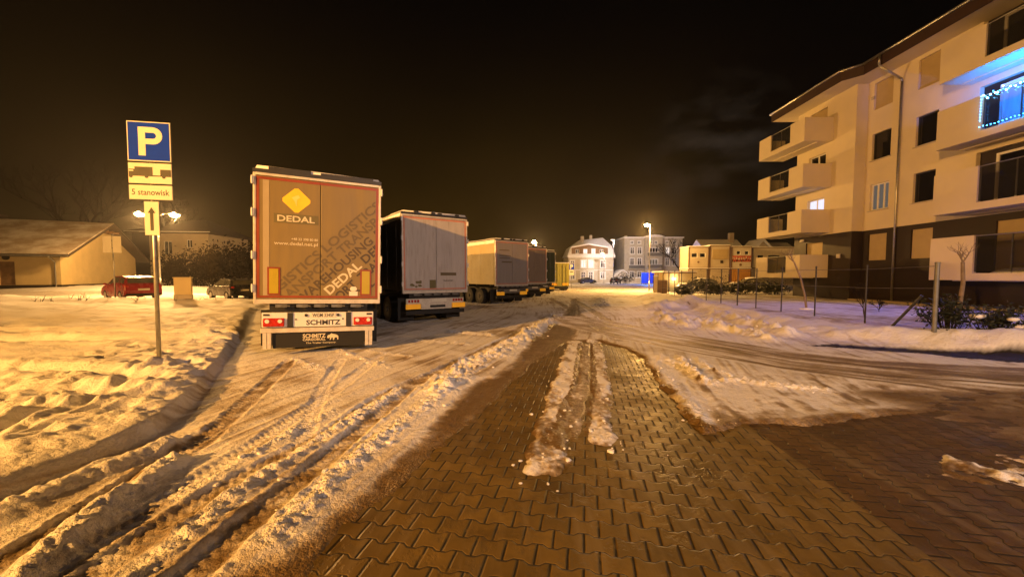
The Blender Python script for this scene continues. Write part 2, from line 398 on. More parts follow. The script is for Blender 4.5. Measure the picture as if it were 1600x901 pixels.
def snow_surface(x, y):
    crum = np.zeros_like(x)
    near = S((30 - np.hypot(x, y)) / 22)
    T, dk = terrain(x, y)
    jit = .10 * fbm(x * 2.2, y * 2.2, 4) + .07 * fbm(x * 9, y * 9, 3)
    lawn = S(dk / .3)
    dirt = .22 + .50 * fbm(x * .7, y * .7, 4); soil = np.zeros_like(x)
    dirt *= 1 - .8 * lawn
    h = .04 + .016 * fbm(x * 1.3, y * 1.3, 4)
    # packed, driven snow: long scratches along the way the wheels go
    dir_l, arc_l, sg_l = dline(x, y, [(3.5, 40), (2.0, 17), (.2, 10), (-1.2, 6), (-2.2, 2.5), (-2.6, -3)])
    scr = fbm(dir_l * sg_l * 14, arc_l * .55, 3)
    h += .014 * scr * (1 - lawn) * near + .006 * fbm(x * 22, y * 22, 2) * near
    dirt += (.55 * np.clip(scr + .05, 0, 1) + .25 * fbm(x * 3.1, y * 3.1, 4)) * (1 - lawn)
    # lumpy lawn
    h += lawn * (.03 + .060 * fbm(x * .9 + 5, y * .9, 3) + .036 * fbm(x * 2.7, y * 3.4, 4) * near)
    far_l = lawn * S((y - 7) / 4)
    h += far_l * (.075 * fbm(x * 1.5 + .6 * y, y * 2.0, 4) + .05 * fbm((x + y) * 1.1, (y - x) * 3.2, 3) - .05 * S((fbm(x * 2.2 + 9, y * 2.6, 3) - .18) / .08))
    h += lawn * near * .024 * fbm(x * 8, y * 10, 4)
    # snow shelf and old wheel marks across the lawn
    for L, w, dep in (([(-20, 11.6), (-9.5, 10.8), (-5.8, 11.4)], .35, .10), ([(-20, 10.0), (-9.5, 9.6), (-7, 9.9)], .25, .07), ([(-16, 7.2), (-8.2, 6.6), (-6.4, 6.25), (-5.6, 5.8)], .22, .09), ([(-12, 5.6), (-7, 5.3), (-5.4, 5.2)], .2, .05)):
        d, a, s = dline(x, y, L); h += lawn * (-dep * np.exp(-(d / w) ** 2) + dep * .6 * np.exp(-((d - 1.8 * w) / w) ** 2))
    fr = np.random.default_rng(5)
    prints = [(-5.6 + fr.normal() * .9, 4.9 + fr.normal() * .9) for _ in range(70)] + [(-9 + 4.2 * fr.random(), 5.5 + 6 * fr.random()) for _ in range(90)] + [(-5.9 + 1.0 * fr.normal(), 7.4 + .9 * fr.normal()) for _ in range(48)] + [(-7.5 - 6 * fr.random(), 9 + 7 * fr.random()) for _ in range(60)]
    for px, py in prints:
        k = (abs(x - px) < .7) & (abs(y - py) < .7)
        if not k.any(): continue
        an = fr.random() * .8 - .2; c, s_ = math.cos(an), math.sin(an); X = x[k] - px; Y = y[k] - py
        u = (X * c + Y * s_) / (.06 + .045 * fr.random()); v = (-X * s_ + Y * c) / (.13 + .07 * fr.random()); q = u * u + v * v
        h[k] += lawn[k] * (.035 + .05 * fr.random()) * (-1.0 * np.exp(-q) + .35 * np.exp(-(np.sqrt(q) - 1.7) ** 2 * 3))
    # street bank at the far side of the lawn, and the swept street behind it
    db, ab, sb = dline(x, y, [(-60, 17.5), (-30, 21.5), (-22, 22.5), (-10.5, 23.5)])
    h += (.24 + .12 * fbm(x * .8, y * .8, 4)) * np.exp(-(db / 1.1) ** 2)
    st = S((sb * db - 1.6) / .8) * S((11 - sb * db) / 2) * (x < -9)
    dirt = np.maximum(dirt, st * .45); h -= .03 * st
    # bare paving, slush
    sl = sdpoly(x, y, SLUSH) + jit * 1.2; k = S(-sl / .30 + .3); kslush = k
    h = h * (1 - k) + k * (.007 + .012 * fbm(x * 7, y * 7, 3)); dirt = np.maximum(dirt, k * (.95 + .3 * fbm(x * 4, y * 4, 3)))
    for L, w, dep in TRACKS:
        d, a, s = dline(x, y, L); d = np.maximum(0, d + .012 * fbm(x * 12, y * 12, 3)); e = np.exp(-(d / w) ** 8)
        tread = np.sign(np.sin((a + np.abs(d) * .9) * 2 * PI / .085)) * .006 * (np.abs(d - w * .5) > .012)
        fl = .012 + .008 * fbm(x * 5, y * 5, 2)
        lip = np.exp(-((d - w * 1.22) / (w * .22)) ** 2) * (.5 + 1.3 * fbm(x * 9, y * 9, 3))
        h = h * (1 - e) + e * (np.minimum(h, fl + .4 * np.maximum(h - dep, 0)) + tread * near) + .022 * lip * (dep / .04) * (1 - kslush)
        dirt = np.maximum(dirt, e * (.62 + .5 * fbm(x * 6, y * 6, 3)) * (1 - .7 * lawn) * (dep > .015))
    cl = sdpoly(x, y, CLEAR) + jit; kc = S(-cl / .16 + .35)
    h = h * (1 - kc) - .03 * kc
    edge = np.exp(-(np.maximum(cl, 0) / .16) ** 2); dirt = np.maximum(dirt, edge * (.95 + .5 * fbm(x * 3.1, y * 3.1, 4)))
    # frozen snow strips between the wheel lanes
    for L, w, z in ((ISL_A, .23, .032), (ISL_B, .19, .027), (BETWEEN, .16, .010)):
        d, a, s = dline(x, y, L); d = d + .10 * fbm(x * 5, y * 5, 4) * (1 if z > .02 else .5)
        e = S((w - d) / .17 + .35) * S((a.max() - a) / .35 + .25)
        hh = z * (.55 + 1.0 * fbm(x * 6, y * 3, 4) + .45 * fbm(x * 26, y * 20, 2)) + .006
        h = np.where(e > .02, np.maximum(h, -.03 + (hh + .03) * e), h)
        dirt = np.where(e > .02, np.clip((.36 if z > .02 else .85) + 1.0 * fbm(x * 5.2, y * 2.1, 4) + .5 * fbm(x * 22, y * 22, 2) + .75 * (1 - e), 0, 1), dirt)
    # the side road: flat, scratched along its own line; wet and bare towards the right
    d, a, s = dline(x, y, SIDE); e = S((1.35 - d) / .4)
    scr = fbm(d * s * 8 + 1.2 * fbm(x * .8, y * .8, 3), a * .7, 5)
    h = h * (1 - .75 * e) + e * .75 * (.028 + .014 * scr); dirt = np.where(e > .05, np.maximum(dirt * (1 - e), e * (.50 + .75 * scr + .4 * fbm(x * 1.1, y * 1.1, 4) + .25 * S((a - 5) / 6))), dirt)
    dz = sdpoly(x, y, [(2.9, 8.6), (2.2, 4.3), (3.0, 4.5), (5.8, 5.2), (6.5, 6.3), (4.2, 7.2)]) + jit; e = S(-dz / .4)
    scr = fbm((x - .25 * y) * 7, (y + .25 * x) * .8, 4)
    h = h * (1 - e) + e * (.016 + .016 * scr + .012 * fbm(x * 6, y * 6, 3)); dirt = np.where(e > .05, np.clip(.42 + .9 * scr + .4 * fbm(x * 9, y * 9, 3) + .35 * S((5.6 - y) / 1.0), 0, 1) * e + dirt * (1 - e), dirt)
    wet = S((x - 4.6) / 1.2) * S((y - 3.7) / .6) * S((6.3 - y) / .5)
    h = h * (1 - wet) + wet * (.001 + .020 * fbm(x * 3, y * 5, 4) + .006 * fbm(x * 20, y * 20, 2)); dirt = np.maximum(dirt, wet * (.85 + .3 * fbm(x * 2, y * 5, 3)))
    # refrozen patches left on the drive
    for P, z in (([(3.62, 3.66), (3.55, 3.3), (3.83, 3.1), (4.4, 3.05), (6, 3.2), (6, 4.0), (4.8, 3.9)], .045), ([(1.94, 2.5), (2.39, 2.66), (2.26, 2.36), (1.97, 2.30)], .02), ([(3.1, 4.1), (3.3, 4.2), (3.25, 3.9)], .01)):
        q = sdpoly(x, y, P) + .35 * fbm(x * 3, y * 3, 4) + .2 * fbm(x * 11, y * 11, 3); e = S(-q / .45 + .1)
        h = np.where(e > .02, np.maximum(h, -.03 + e * (.022 + z * .7 * (.5 + 2.0 * fbm(x * 7, y * 7, 4)))), h)
        dirt = np.where(e > .02, np.clip(.50 + 1.1 * fbm(x * 4, y * 4, 4) + .6 * fbm(x * 19, y * 19, 2) + .5 * (1 - e), 0, 1), dirt)
    for L, w, z, lump in ridge_list():
        d, a, s = dline(x, y, L); d = d + .5 * w * fbm(x * 2.5 / max(w, .12) * .2, y * 2.5 / max(w, .12) * .2, 3)
        e = np.exp(-(d / w) ** 2)
        sc = 1.1 / max(w, .12)
        n = 1 + lump * (1.1 * fbm(x * sc * 1.6, y * sc * 1.6, 4, .6))
        h += (.55 if L[0][1] < 10.5 else .85) * z * e * np.clip(n, .1, 2.2); crum = np.maximum(crum, e * min(1, lump) * .75)
        dirt = dirt * (1 - .6 * e * (dirt < .8))
    # dark earth bared along the foot of the right bank
    d, a, s = dline(x, y, BANDLOW); n = .12 * fbm(x * 3, y * 3, 3)
    up = d * s                                               # + towards the bank
    e = S((up + n + .03) / .06) * S((.08 + .75 * S(a / 1.2) + .45 * S((a - 1.5) / 3) - up + n) / .07) * S((a + .1) / .4)
    soil = np.maximum(soil, e); h = h * (1 - e) + e * (.0 + .05 * fbm(x * 6, y * 6, 3))
    pl = S((y - 60) / 30); h = h * (1 - pl) + .05 * pl
    crum = np.maximum(crum, np.exp(-(cl / .25) ** 2) * .7)
    return T + h, np.clip(dirt, 0, 1), np.clip(soil, 0, 1), T, crum

def build_ground():
    ax = axis(-5.0, 5.4, .0175, -150, 190, 1.017); ay = axis(1.7, 7.2, .0175, -45, 260, 1.0125)
    X, Y = np.meshgrid(ax, ay); sh = X.shape
    x, y = X.ravel(), Y.ravel()
    h, dirt, soil, T, crum = snow_surface(x, y)
    co = np.stack([x, y, h], 1).astype(np.float32)
    nx, ny = sh[1], sh[0]
    i = (np.arange(ny - 1)[:, None] * nx + np.arange(nx - 1)[None]).ravel()
    F = np.stack([i, i + 1, i + nx + 1, i + nx], 1)
    deep = (h < -.02).reshape(-1)                     # nothing of the sheet is needed where it lies under the paving
    F = F[~deep[F].all(1)]
    me = bpy.data.meshes.new('snowy_ground')
    me.vertices.add(len(co)); me.vertices.foreach_set('co', co.ravel())
    me.loops.add(F.size); me.loops.foreach_set('vertex_index', F.ravel().astype(np.int32))
    me.polygons.add(len(F)); me.polygons.foreach_set('loop_start', np.arange(0, F.size, 4, dtype=np.int32)); me.polygons.foreach_set('loop_total', np.full(len(F), 4, np.int32))
    me.polygons.foreach_set('use_smooth', np.ones(len(F), bool))
    me.update(calc_edges=True); me.validate()
    ca = me.color_attributes.new('cover', 'FLOAT_COLOR', 'POINT')
    ca.data.foreach_set('color', np.stack([dirt, soil, np.clip(crum, 0, 1), np.ones_like(h)], 1).astype(np.float32).ravel())
    o = bpy.data.objects.new('snowy_ground', me); COL.objects.link(o); struct(o)
    # snow with grit and refrozen slush; brown where wheels dragged dirt in, dark where earth is bare
    m, N, b = new_mat('trodden_snow')
    at = N.n('ShaderNodeVertexColor'); at.layer_name = 'cover'; sp = N.n('ShaderNodeSeparateColor'); N.link(at.outputs[0], sp.inputs[0])
    tc = N.n('ShaderNodeTexCoord').outputs['Object']
    fine = N.noise(tc, 38, 5, .65); mid = N.noise(tc, 7, 5, .6); grit = N.noise(tc, 140, 2, .5)
    d = N.m('ADD', sp.outputs[0], N.m('MULTIPLY', N.m('SUBTRACT', mid, .5), .35))
    d = N.m('ADD', d, N.m('MULTIPLY', N.m('SUBTRACT', fine, .5), .30))
    d1 = N.ramp(d, .22, .62); d2 = N.ramp(d, .55, .95)
    c = N.mix(d1, (.82, .82, .84), (.40, .33, .25)); c = N.mix(d2, c, (.145, .092, .036))
    c = N.mix(N.m('MULTIPLY', N.ramp(grit, .66, .74), .35), c, (.16, .12, .08))
    c = N.mix(sp.outputs[1], c, (.018, .014, .010))
    N.link(c, b.inputs['Base Color'])
    r = N.m('SUBTRACT', .68, N.m('MULTIPLY', d2, .30)); r = N.m('ADD', r, N.m('MULTIPLY', N.m('SUBTRACT', mid, .5), .25)); N.link(r, b.inputs['Roughness'])
    b.inputs['Specular IOR Level'].default_value = .35
    bp = N.n('ShaderNodeBump'); bp.inputs['Strength'].default_value = .85; bp.inputs['Distance'].default_value = .03
    hh = N.m('ADD', N.m('MULTIPLY', fine, .55), N.m('MULTIPLY', grit, .16)); hh = N.m('ADD', hh, N.m('MULTIPLY', N.noise(tc, 15, 4, .6), .9))
    vo = N.n('ShaderNodeTexVoronoi'); vo.inputs['Scale'].default_value = 34; N.link(tc, vo.inputs['Vector'])
    vo2 = N.n('ShaderNodeTexVoronoi'); vo2.inputs['Scale'].default_value = 85; N.link(tc, vo2.inputs['Vector'])
    cr = N.m('ADD', N.m('MULTIPLY', vo.outputs['Distance'], 1.6), N.m('MULTIPLY', vo2.outputs['Distance'], .7))
    hh = N.m('SUBTRACT', hh, N.m('MULTIPLY', cr, N.m('MULTIPLY', sp.outputs[2], .5)))
    N.link(hh, bp.inputs['Height']); N.link(bp.outputs[0], b.inputs['Normal'])
    me.materials.append(m)
    return o
build_ground()

def paver_mat(name, col, ang, vary, L=.205, p=.165, A=.014, wet=.52):
    """bone-shaped interlocking concrete blocks: straight end joints, waved long joints, every row shifted by half a block"""
    m, N, b = new_mat(name)
    tc = N.n('ShaderNodeTexCoord').outputs['Object']; sp = N.n('ShaderNodeSeparateXYZ'); N.link(tc, sp.inputs[0])
    ca, sa = math.cos(ang), math.sin(ang)
    u = N.m('SUBTRACT', N.m('MULTIPLY', sp.outputs[0], ca), N.m('MULTIPLY', sp.outputs[1], sa))
    v = N.m('ADD', N.m('MULTIPLY', sp.outputs[0], sa), N.m('MULTIPLY', sp.outputs[1], ca))
    wob = N.m('MULTIPLY', N.m('SUBTRACT', N.noise(tc, 6, 2), .5), .012); v = N.m('ADD', v, wob)
    u = N.m('ADD', u, N.m('MULTIPLY', N.m('SUBTRACT', N.noise(tc, 4.3, 2), .5), .012))
    k0 = N.m('ROUND', N.m('DIVIDE', v, p)); par = N.m('PINGPONG', k0, 1.0)     # 0 / 1
    sg = N.m('SUBTRACT', 1.0, N.m('MULTIPLY', par, 2.0))
    cosw = N.m('COSINE', N.m('MULTIPLY', u, 2 * PI / L)); tr = N.m('MULTIPLY', N.m('MAXIMUM', N.m('MINIMUM', N.m('MULTIPLY', cosw, 1.8), 1.0), -1.0), A)
    yk = N.m('ADD', N.m('MULTIPLY', k0, p), N.m('MULTIPLY', sg, tr))
    dv = N.m('SUBTRACT', v, yk)
    row = N.m('SUBTRACT', k0, N.m('LESS_THAN', dv, 0.0)); rpar = N.m('PINGPONG', row, 1.0)
    # rows alternate: the row above boundary k has the block ends where its own wave bulges
    uu = N.m('ADD', N.m('DIVIDE', u, L), N.m('MULTIPLY', N.m('SUBTRACT', 1.0, rpar), .5))
    fu = N.m('SUBTRACT', uu, N.m('ROUND', uu)); du = N.m('MULTIPLY', N.m('ABSOLUTE', fu), L)
    col_i = N.m('ROUND', uu) if False else N.m('FLOOR', uu)
    cid = N.n('ShaderNodeCombineXYZ'); N.link(col_i, cid.inputs[0]); N.link(row, cid.inputs[1])
    wn = N.n('ShaderNodeTexWhiteNoise'); wn.noise_dimensions = '3D'; N.link(cid.outputs[0], wn.inputs['Vector'])
    wide = N.m('ADD', .0022, N.m('MULTIPLY', N.noise(tc, 9, 2), .005))
    jl = N.m('SUBTRACT', N.m('ABSOLUTE', dv), N.m('MULTIPLY', wide, .55)); je = N.m('SUBTRACT', du, N.m('MULTIPLY', wide, 1.25))
    jd = N.m('MINIMUM', jl, je)
    joint = N.m('MULTIPLY', N.m('SUBTRACT', 1.0, N.ramp(jd, -.001, .003)), N.m('SUBTRACT', 1.0, N.m('MULTIPLY', N.ramp(N.noise(tc, 3.7, 5, .7), .52, .66), .75)))
    big = N.noise(tc, .9, 5, .6); mid = N.noise(tc, 6, 5, .6); fine = N.noise(tc, 90, 4, .6)
    c = N.mix(wn.outputs['Value'], tuple(x * (1 - vary) for x in col), tuple(x * (1 + vary) for x in col))
    c = N.mix(N.ramp(mid, .35, .75), c, tuple(x * .72 for x in col))
    c = N.mix(N.m('MULTIPLY', N.ramp(big, .46, .66), .62), c, (.050, .034, .016))
    sm = N.n('ShaderNodeMapping'); N.link(tc, sm.inputs[0]); sm.inputs['Rotation'].default_value = (0, 0, ang if ang < 1 else ang - PI / 2); sm.inputs['Scale'].default_value = (3.2, .35, 1)
    c = N.mix(N.m('MULTIPLY', N.ramp(N.noise(sm.outputs[0], 1.4, 5, .65), .50, .72), .5), c, (.24, .19, .11))
    c = N.mix(N.m('MULTIPLY', N.ramp(N.noise(tc, 2.6, 6, .7), .56, .70), .45), c, (.05, .03, .012))
    c = N.mix(N.m('MULTIPLY', N.ramp(fine, .62, .72), .3), c, (.22, .19, .15))
    c = N.mix(joint, c, (.012, .009, .006))
    N.link(c, b.inputs['Base Color'])
    r = N.m('ADD', N.m('ADD', wet, N.m('MULTIPLY', N.m('SUBTRACT', mid, .5), .35)), N.m('MULTIPLY', N.m('SUBTRACT', .5, big), .9), clamp=True); N.link(r, b.inputs['Roughness'])
    b.inputs['Specular IOR Level'].default_value = .35
    bp = N.n('ShaderNodeBump'); bp.inputs['Strength'].default_value = .75; bp.inputs['Distance'].default_value = .009
    hh = N.ramp(jd, -.004, .009); hh = N.m('MULTIPLY', hh, N.m('SUBTRACT', 1.0, N.m('MULTIPLY', N.ramp(N.noise(tc, 3.7, 5, .7), .52, .66), .6)))
    hh = N.m('ADD', hh, N.m('MULTIPLY', fine, .10)); hh = N.m('ADD', hh, N.m('MULTIPLY', mid, .25)); hh = N.m('ADD', hh, N.m('MULTIPLY', wn.outputs['Value'], .22))
    N.link(hh, bp.inputs['Height']); N.link(bp.outputs[0], b.inputs['Normal'])
    return m
AXIS = R(11)
def sheet(name, P, z, m):
    mb = MB(); mb.quad(*[(x, y, z) for x, y in P]); return struct(mb.build(name, m))
sheet('paved_road', [(-9, -6), (2.05, -6), (2.9, 5.2), (9, 36), (-2, 36), (-9, 20)], 0, paver_mat('grey_bone_pavers', (.160, .106, .026), AXIS, .24))
sheet('paved_drive', [(2.05, -6), (16, -6), (16, 8), (2.9, 8), (2.9, 5.2)], -.004, paver_mat('red_bone_pavers', (.098, .056, .018), AXIS + PI / 2, .28, wet=.52))

# loose lumps thrown up along the wheel marks
def clumps():
    mb = MB(); r = random.Random(4)
    for L, w, z, lump in ridge_list():
        if lump < .5: continue
        ln = sum(math.dist(a, b) for a, b in zip(L, L[1:]))
        near = L[0][1] < 15
        for _ in range(int(ln * (5 if near else 2))):
            t = r.random() * ln
            for a, b in zip(L, L[1:]):
                d = math.dist(a, b)
                if t <= d: break
                t -= d
            q = t / max(d, 1e-6); px = a[0] + (b[0] - a[0]) * q + r.gauss(0, w * .9); py = a[1] + (b[1] - a[1]) * q + r.gauss(0, w * .9)
            rad = min(.06, abs(r.gauss(0, .011)) + .004) * (1 if near else 1.6)
            mb_add.append((px, py, rad))
    return mb
mb_add = []
clumps()
rr = random.Random(9)
for _ in range(24):
    mb_add.append((-.4 + rr.gauss(0, .5) + rr.random() * 1.6, 3 + 7 * rr.random(), abs(rr.gauss(0, .008)) + .003))
for _ in range(110):
    L = rr.choice([ISL_A, ISL_B]); k = rr.randrange(len(L) - 1); q = rr.random()
    mb_add.append((L[k][0] + (L[k + 1][0] - L[k][0]) * q + rr.gauss(0, .17), L[k][1] + (L[k + 1][1] - L[k][1]) * q + rr.gauss(0, .12), abs(rr.gauss(0, .009)) + .003))
P_ = np.array(mb_add); hz = snow_surface(P_[:, 0].copy(), P_[:, 1].copy())[0]
mb = MB(); random.seed(3)
for (px, py, rad), z in zip(mb_add, hz):
    mb.sphere((px, py, max(z, 0) + rad * .3), rad, 1 + .5 * random.random(), 1 + .5 * random.random(), .75, 6, 4, .7)
o = mb.build('snow_lumps', 'snow'); o['kind'] = 'stuff'
def gz(x, y):
    return float(snow_surface(np.array([float(x)]), np.array([float(y)]))[0][0])
# ------------------------------------------------------------------ trailers
M_.update(
 door_tan=mat('grey_beige_trailer_door', (.205, .150, .048), .5, var=.08, scale=1.3, dirt=(.15, .11, .055), dirt_amt=.5, streak=True),
 door_white=mat('dirty_white_trailer_door', (.46, .43, .41), .5, var=.10, scale=1.6, dirt=(.25, .18, .12), dirt_amt=.55, streak=True),
 door_pale=mat('pale_grey_trailer_door', (.27, .25, .24), .5, var=.08, scale=1.6, dirt=(.3, .25, .2), dirt_amt=.35, streak=True),
 door_dim=mat('dull_grey_trailer_door', (.22, .18, .15), .55, var=.12, scale=1.6, dirt=(.15, .11, .08), dirt_amt=.4, streak=True),
 door_green=mat('dark_green_trailer_door', (.035, .055, .03), .5, var=.2, scale=2),
 door_yellowgreen=mat('yellow_green_container_paint', (.34, .33, .07), .5, var=.12, scale=1.5, dirt=(.2, .12, .05), dirt_amt=.4, streak=True),
 curtain_dark=mat('dark_curtain_tarpaulin', (.030, .026, .024), .6, var=.3, scale=1.2),
 curtain_cream=mat('cream_curtain_tarpaulin', (.66, .55, .28), .6, var=.1, scale=1.2, dirt=(.35, .25, .13), dirt_amt=.3),
 tape_red=mat('red_outline_tape', (.24, .040, .010), .45, var=.15),
 tape_faded=mat('faded_red_outline_tape', (.55, .22, .14), .5, var=.2),
 yellow_plate=mat('yellow_marker_plate', (.40, .32, .02), .4, var=.06),
 logo_yellow=mat('yellow_diamond', (.82, .56, .02), .45, var=.1),
 logo_yellow_light=mat('pale_yellow_fold', (.85, .66, .18), .45, var=.1),
 band_olive=mat('olive_name_band', (.13, .11, .035), .5, var=.1),
 print_pale=mat('pale_print', (.62, .56, .40), .5, var=.05),
 print_faint=mat('faint_print', (.36, .30, .18), .5, var=.05),
 print_brown=mat('brown_print', (.085, .060, .026), .55, var=.06),
 print_mid=mat('mid_brown_print', (.125, .092, .038), .55, var=.06),
 print_dark=mat('dark_brown_print', (.065, .045, .022), .55, var=.06),
 plate_white=mat('number_plate_white', (.70, .68, .58), .45, var=.04),
 alu=mat('scuffed_aluminium', (.62, .58, .50), .45, metal=.25, var=.12, scale=5, dirt=(.25, .18, .1), dirt_amt=.4),
 white_lens=mat('clear_lamp_lens', (.75, .72, .65), .2, var=.05),
)
def wheel_pair(t, y, side):
    m = MB(); x0 = side * 1.235; m.cyl((x0, y, .52), (x0 - side * .36, y, .52), .50, .50, 24)
    w = m.build('wheel', 'rubber', t)
    q = MB(); q.cyl((x0 + side * .006, y, .52), (x0 - side * .05, y, .52), .29, .24, 16); q.cyl((x0 + side * .05, y, .52), (x0, y, .52), .10, .12, 10); q.build('rim', 'steel_dark', w)
def make_trailer(label, loc, rz, door, side, tape, kind, group='trailers parked along the lot'):
    """origin on the ground under the middle of the rear face; y runs forward, x to the right as seen from behind"""
    t = thing('semi_trailer', label, 'trailer', loc, rz, group)
    W, Zb, Zt, LEN = 1.275, 1.30, 4.06, 13.6
    b = MB(); b.box(-W, .10, Zb - .02, W, LEN, Zt - .10); b.build('cargo_box', side, t)
    # side rails, curtain pleats and straps
    c = MB()
    for s in (-1, 1):
        c.box(s * W - (.02 if s < 0 else -.003), .1, Zt - .28, s * W + (.02 if s > 0 else -.003), LEN, Zt - .08)
    c.build('roof_rail', 'alu' if kind != 'tan' else 'door_tan', t)
    c = MB()
    for s in (-1, 1):
        for k in range(12): c.box(s * W - .004, .6 + k * 1.1, Zb + .02, s * W + .004, .64 + k * 1.1, Zt - .3) if False else c.box(min(s * W, s * (W + .006)), .6 + k * 1.1, Zb + .02, max(s * W, s * (W + .006)), .645 + k * 1.1, Zt - .3)
    c.each('curtain_strap', 'dark_metal' if side == 'curtain_dark' else 'curtain_cream', t)
    # roof with a skin of snow
    c = MB(); c.box(-W - .01, .02, Zt - .10, W + .01, LEN, Zt - .02); c.build('roof', 'dark_metal', t)
    c = MB(); n = 24
    rings = [[(-W + .03, .06 + k * .56, Zt - .02), (-W + .06, .06 + k * .56, Zt + .02 + .035 * random.random()), (0, .06 + k * .56, Zt + .05), (W - .06, .06 + k * .56, Zt + .02 + .03 * random.random()), (W - .03, .06 + k * .56, Zt - .02)] for k in range(n)]
    c.loft(rings); c.build('roof_snow', 'snow', t, True)
    # rear portal
    c = MB(); c.box(-W, 0, Zb - .10, -W + .05, .11, Zt - .11); c.box(W - .05, 0, Zb - .10, W, .11, Zt - .11)
    c.box(-W + .05, .0, Zt - .16, W - .05, .11, Zt - .105)
    c.build('rear_frame', 'alu', t, bevel=.006)
    c = MB(); c.box(-W, .004, Zb - .12, W, .12, Zb - .02); c.build('rear_sill', 'alu', t, bevel=.006)
    F = lambda d: (lambda a, q: (a, d, q))            # door plane, d metres behind the rear face (negative: proud)
    d0 = .012
    doors = []
    for s in (-1, 1):
        m = MB(); m.box(min(s * .006, s * (W - .055)), d0, Zb - .012, max(s * .006, s * (W - .055)), .09, Zt - .17)
        doors.append(m.build('rear_door', door, t, bevel=.008))
        h = MB()
        for z in (Zb + .15, Zb + .85, Zb + 1.75, Zb + 2.42):
            h.box(min(s * (W - .02), s * (W + .035)), -.03, z, max(s * (W - .02), s * (W + .035)), .02, z + .13)
            h.cyl((s * (W + .015), -.03, z - .02), (s * (W + .015), -.03, z + .15), .018, .018, 8)
        h.each('door_hinge', 'white_paint', doors[-1])
        lb = MB()
        for x in ((.10, .62) if kind != 'tan' else (.05,)):
            if kind in ('white',): break
            lb.cyl((s * x, -.012, Zb - .1), (s * x, -.012, Zt - .2), .014, .014, 8)
        if lb.v and kind == 'green': lb.each('locking_bar', 'steel_dull', doors[-1])
    lk = MB()
    for x in (-.75, -.35, .0, .35, .75):
        lk.box(x - .12, -.02, Zb - .20, x + .10, .02, Zb - .135); lk.cyl((x, -.03, Zb - .16), (x + .16, -.03, Zb - .17), .016, .016, 6)
    lk.each('door_latch', 'steel_dull', t)
    # outline tape
    m = MB(); e = W - .075; zt, zb = Zt - .185, Zb + .01; f = d0 - .003
    for q in ((-e - .02, zb, -e + .035, zt), (e - .035, zb, e + .02, zt), (-e + .035, zt - .055, e - .035, zt), (-e + .035, zb, e - .035, zb + .045)):
        m.box(q[0], f - .001, q[1], q[2], f + .002, q[3])
    if kind not in ('green',): m.build('outline_tape', tape, t)
    if kind == 'white' or kind == 'pale' or kind == 'dim':
        r = MB()
        for k in (-.75, -.1, .15, .85): r.box(k - .07, -.02, Zt - .06, k + .07, .1, Zt + .03)
        r.each('roof_catch', 'dark_metal', t)
    # underside: frame rails, bumper, lamps
    c = MB()
    for s in (-1, 1): c.box(s * .5 - .07, .25, .80, s * .5 + .07, 12.5, Zb - .12)
    for k in range(8): c.box(-W + .05, .6 + k * 1.6, Zb - .12, W - .05, .72 + k * 1.6, Zb - .02)
    c.box(-.57, .9, .38, .57, 5.2, .80); c.box(-1.0, .13, 1.0, 1.0, .3, Zb - .12)
    c.build('chassis', 'chassis', t)
    for y in (1.9, 3.2, 4.5):
        for s in (-1, 1): wheel_pair(t, y, s)
    for s in (-1, 1):
        c = MB(); c.box(s * .75 - .06, 10.6, .10, s * .75 + .06, 10.75, Zb - .12); c.box(s * .75 - .14, 10.5, .04, s * .75 + .14, 10.85, .10); c.build('landing_leg', 'steel_dull', t)
        c = MB(); c.box(s * 1.2 - .02, 5.4, .55, s * 1.2 + .02, 9.9, .65); c.box(s * 1.2 - .02, 5.4, .85, s * 1.2 + .02, 9.9, .95); c.each('side_guard', 'steel_dull', t)
    for s in (-1, 1):
        c = MB(); c.box(s * .95 - .3, .62, .18, s * .95 + .3, .64, 1.0); c.build('mud_flap', 'rubber', t)
    if kind == 'tan':
        m = MB(); m.box(-1.13, .02, .66, 1.13, .09, .985); bp = m.build('lamp_panel', 'white_paint', t, bevel=.01)
        q = MB()
        for s in (-1, 1): q.box(s * .59 - .055, .0, .665, s * .59 + .055, .03, .98)
        q.each('panel_recess', 'black_print', bp)
        for s in (-1, 1):
            q = MB(); q.box(min(s * .70, s * 1.10), -.03, .685, max(s * .70, s * 1.10), .03, .865); tl = q.build('tail_light', 'tail_red', t, bevel=.015)
            q = MB()
            for x in (.78, 1.02): q.cyl((s * x, -.031, .80), (s * x, -.045, .80), .045, .04, 14)
            q.each('lamp_lens', 'white_lens', tl)
            q = MB(); q.box(min(s * .98, s * 1.1), .012, .915, max(s * .98, s * 1.1), .03, .955); q.build('lamp_slot', 'black_print', bp)
        q = MB(); q.box(-.20, .005, .865, .32, .03, .975); npl = q.build('number_plate', 'plate_white', t, bevel=.005)
        q = MB(); add_text(q, 'WGM 3345P', lambda a, z: (a, .001, z), .075, -.155, .883, width=.44); q.build('plate_lettering', 'black_print', npl)
        q = MB()
        for x in (-.28, .37): q.cyl((x, .015, .92), (x, -.012, .92), .035, .03, 10)
        for x in (-.48, .47): q.cyl((x, .018, .83), (x, .005, .83), .018, .018, 8)
        q.each('panel_lamp', 'black_print', bp)
        q = MB(); add_text(q, 'SCHMITZ', lambda a, z: (a, .017, z), .105, .07, .705, width=.70, align='c', bold=.03); q.build('maker_lettering', 'black_print', bp)
        m = MB(); m.box(-1.15, -.02, .545, 1.15, .10, .645); m.build('underrun_bar', 'alu', t, bevel=.012)
        for s in (-1, 1):
            m = MB()
            for k in (-.042, .042): m.box(s * 1.03 + k - .036, -.005, .20, s * 1.03 + k + .036, .09, .545)
            m.each('bar_support', 'alu', t)
        m = MB(); m.box(-.93, .05, .20, .93, .065, .545); fl = m.build('rear_apron', 'rubber', t)
        q = MB(); g = lambda a, z: (a, .047, z)
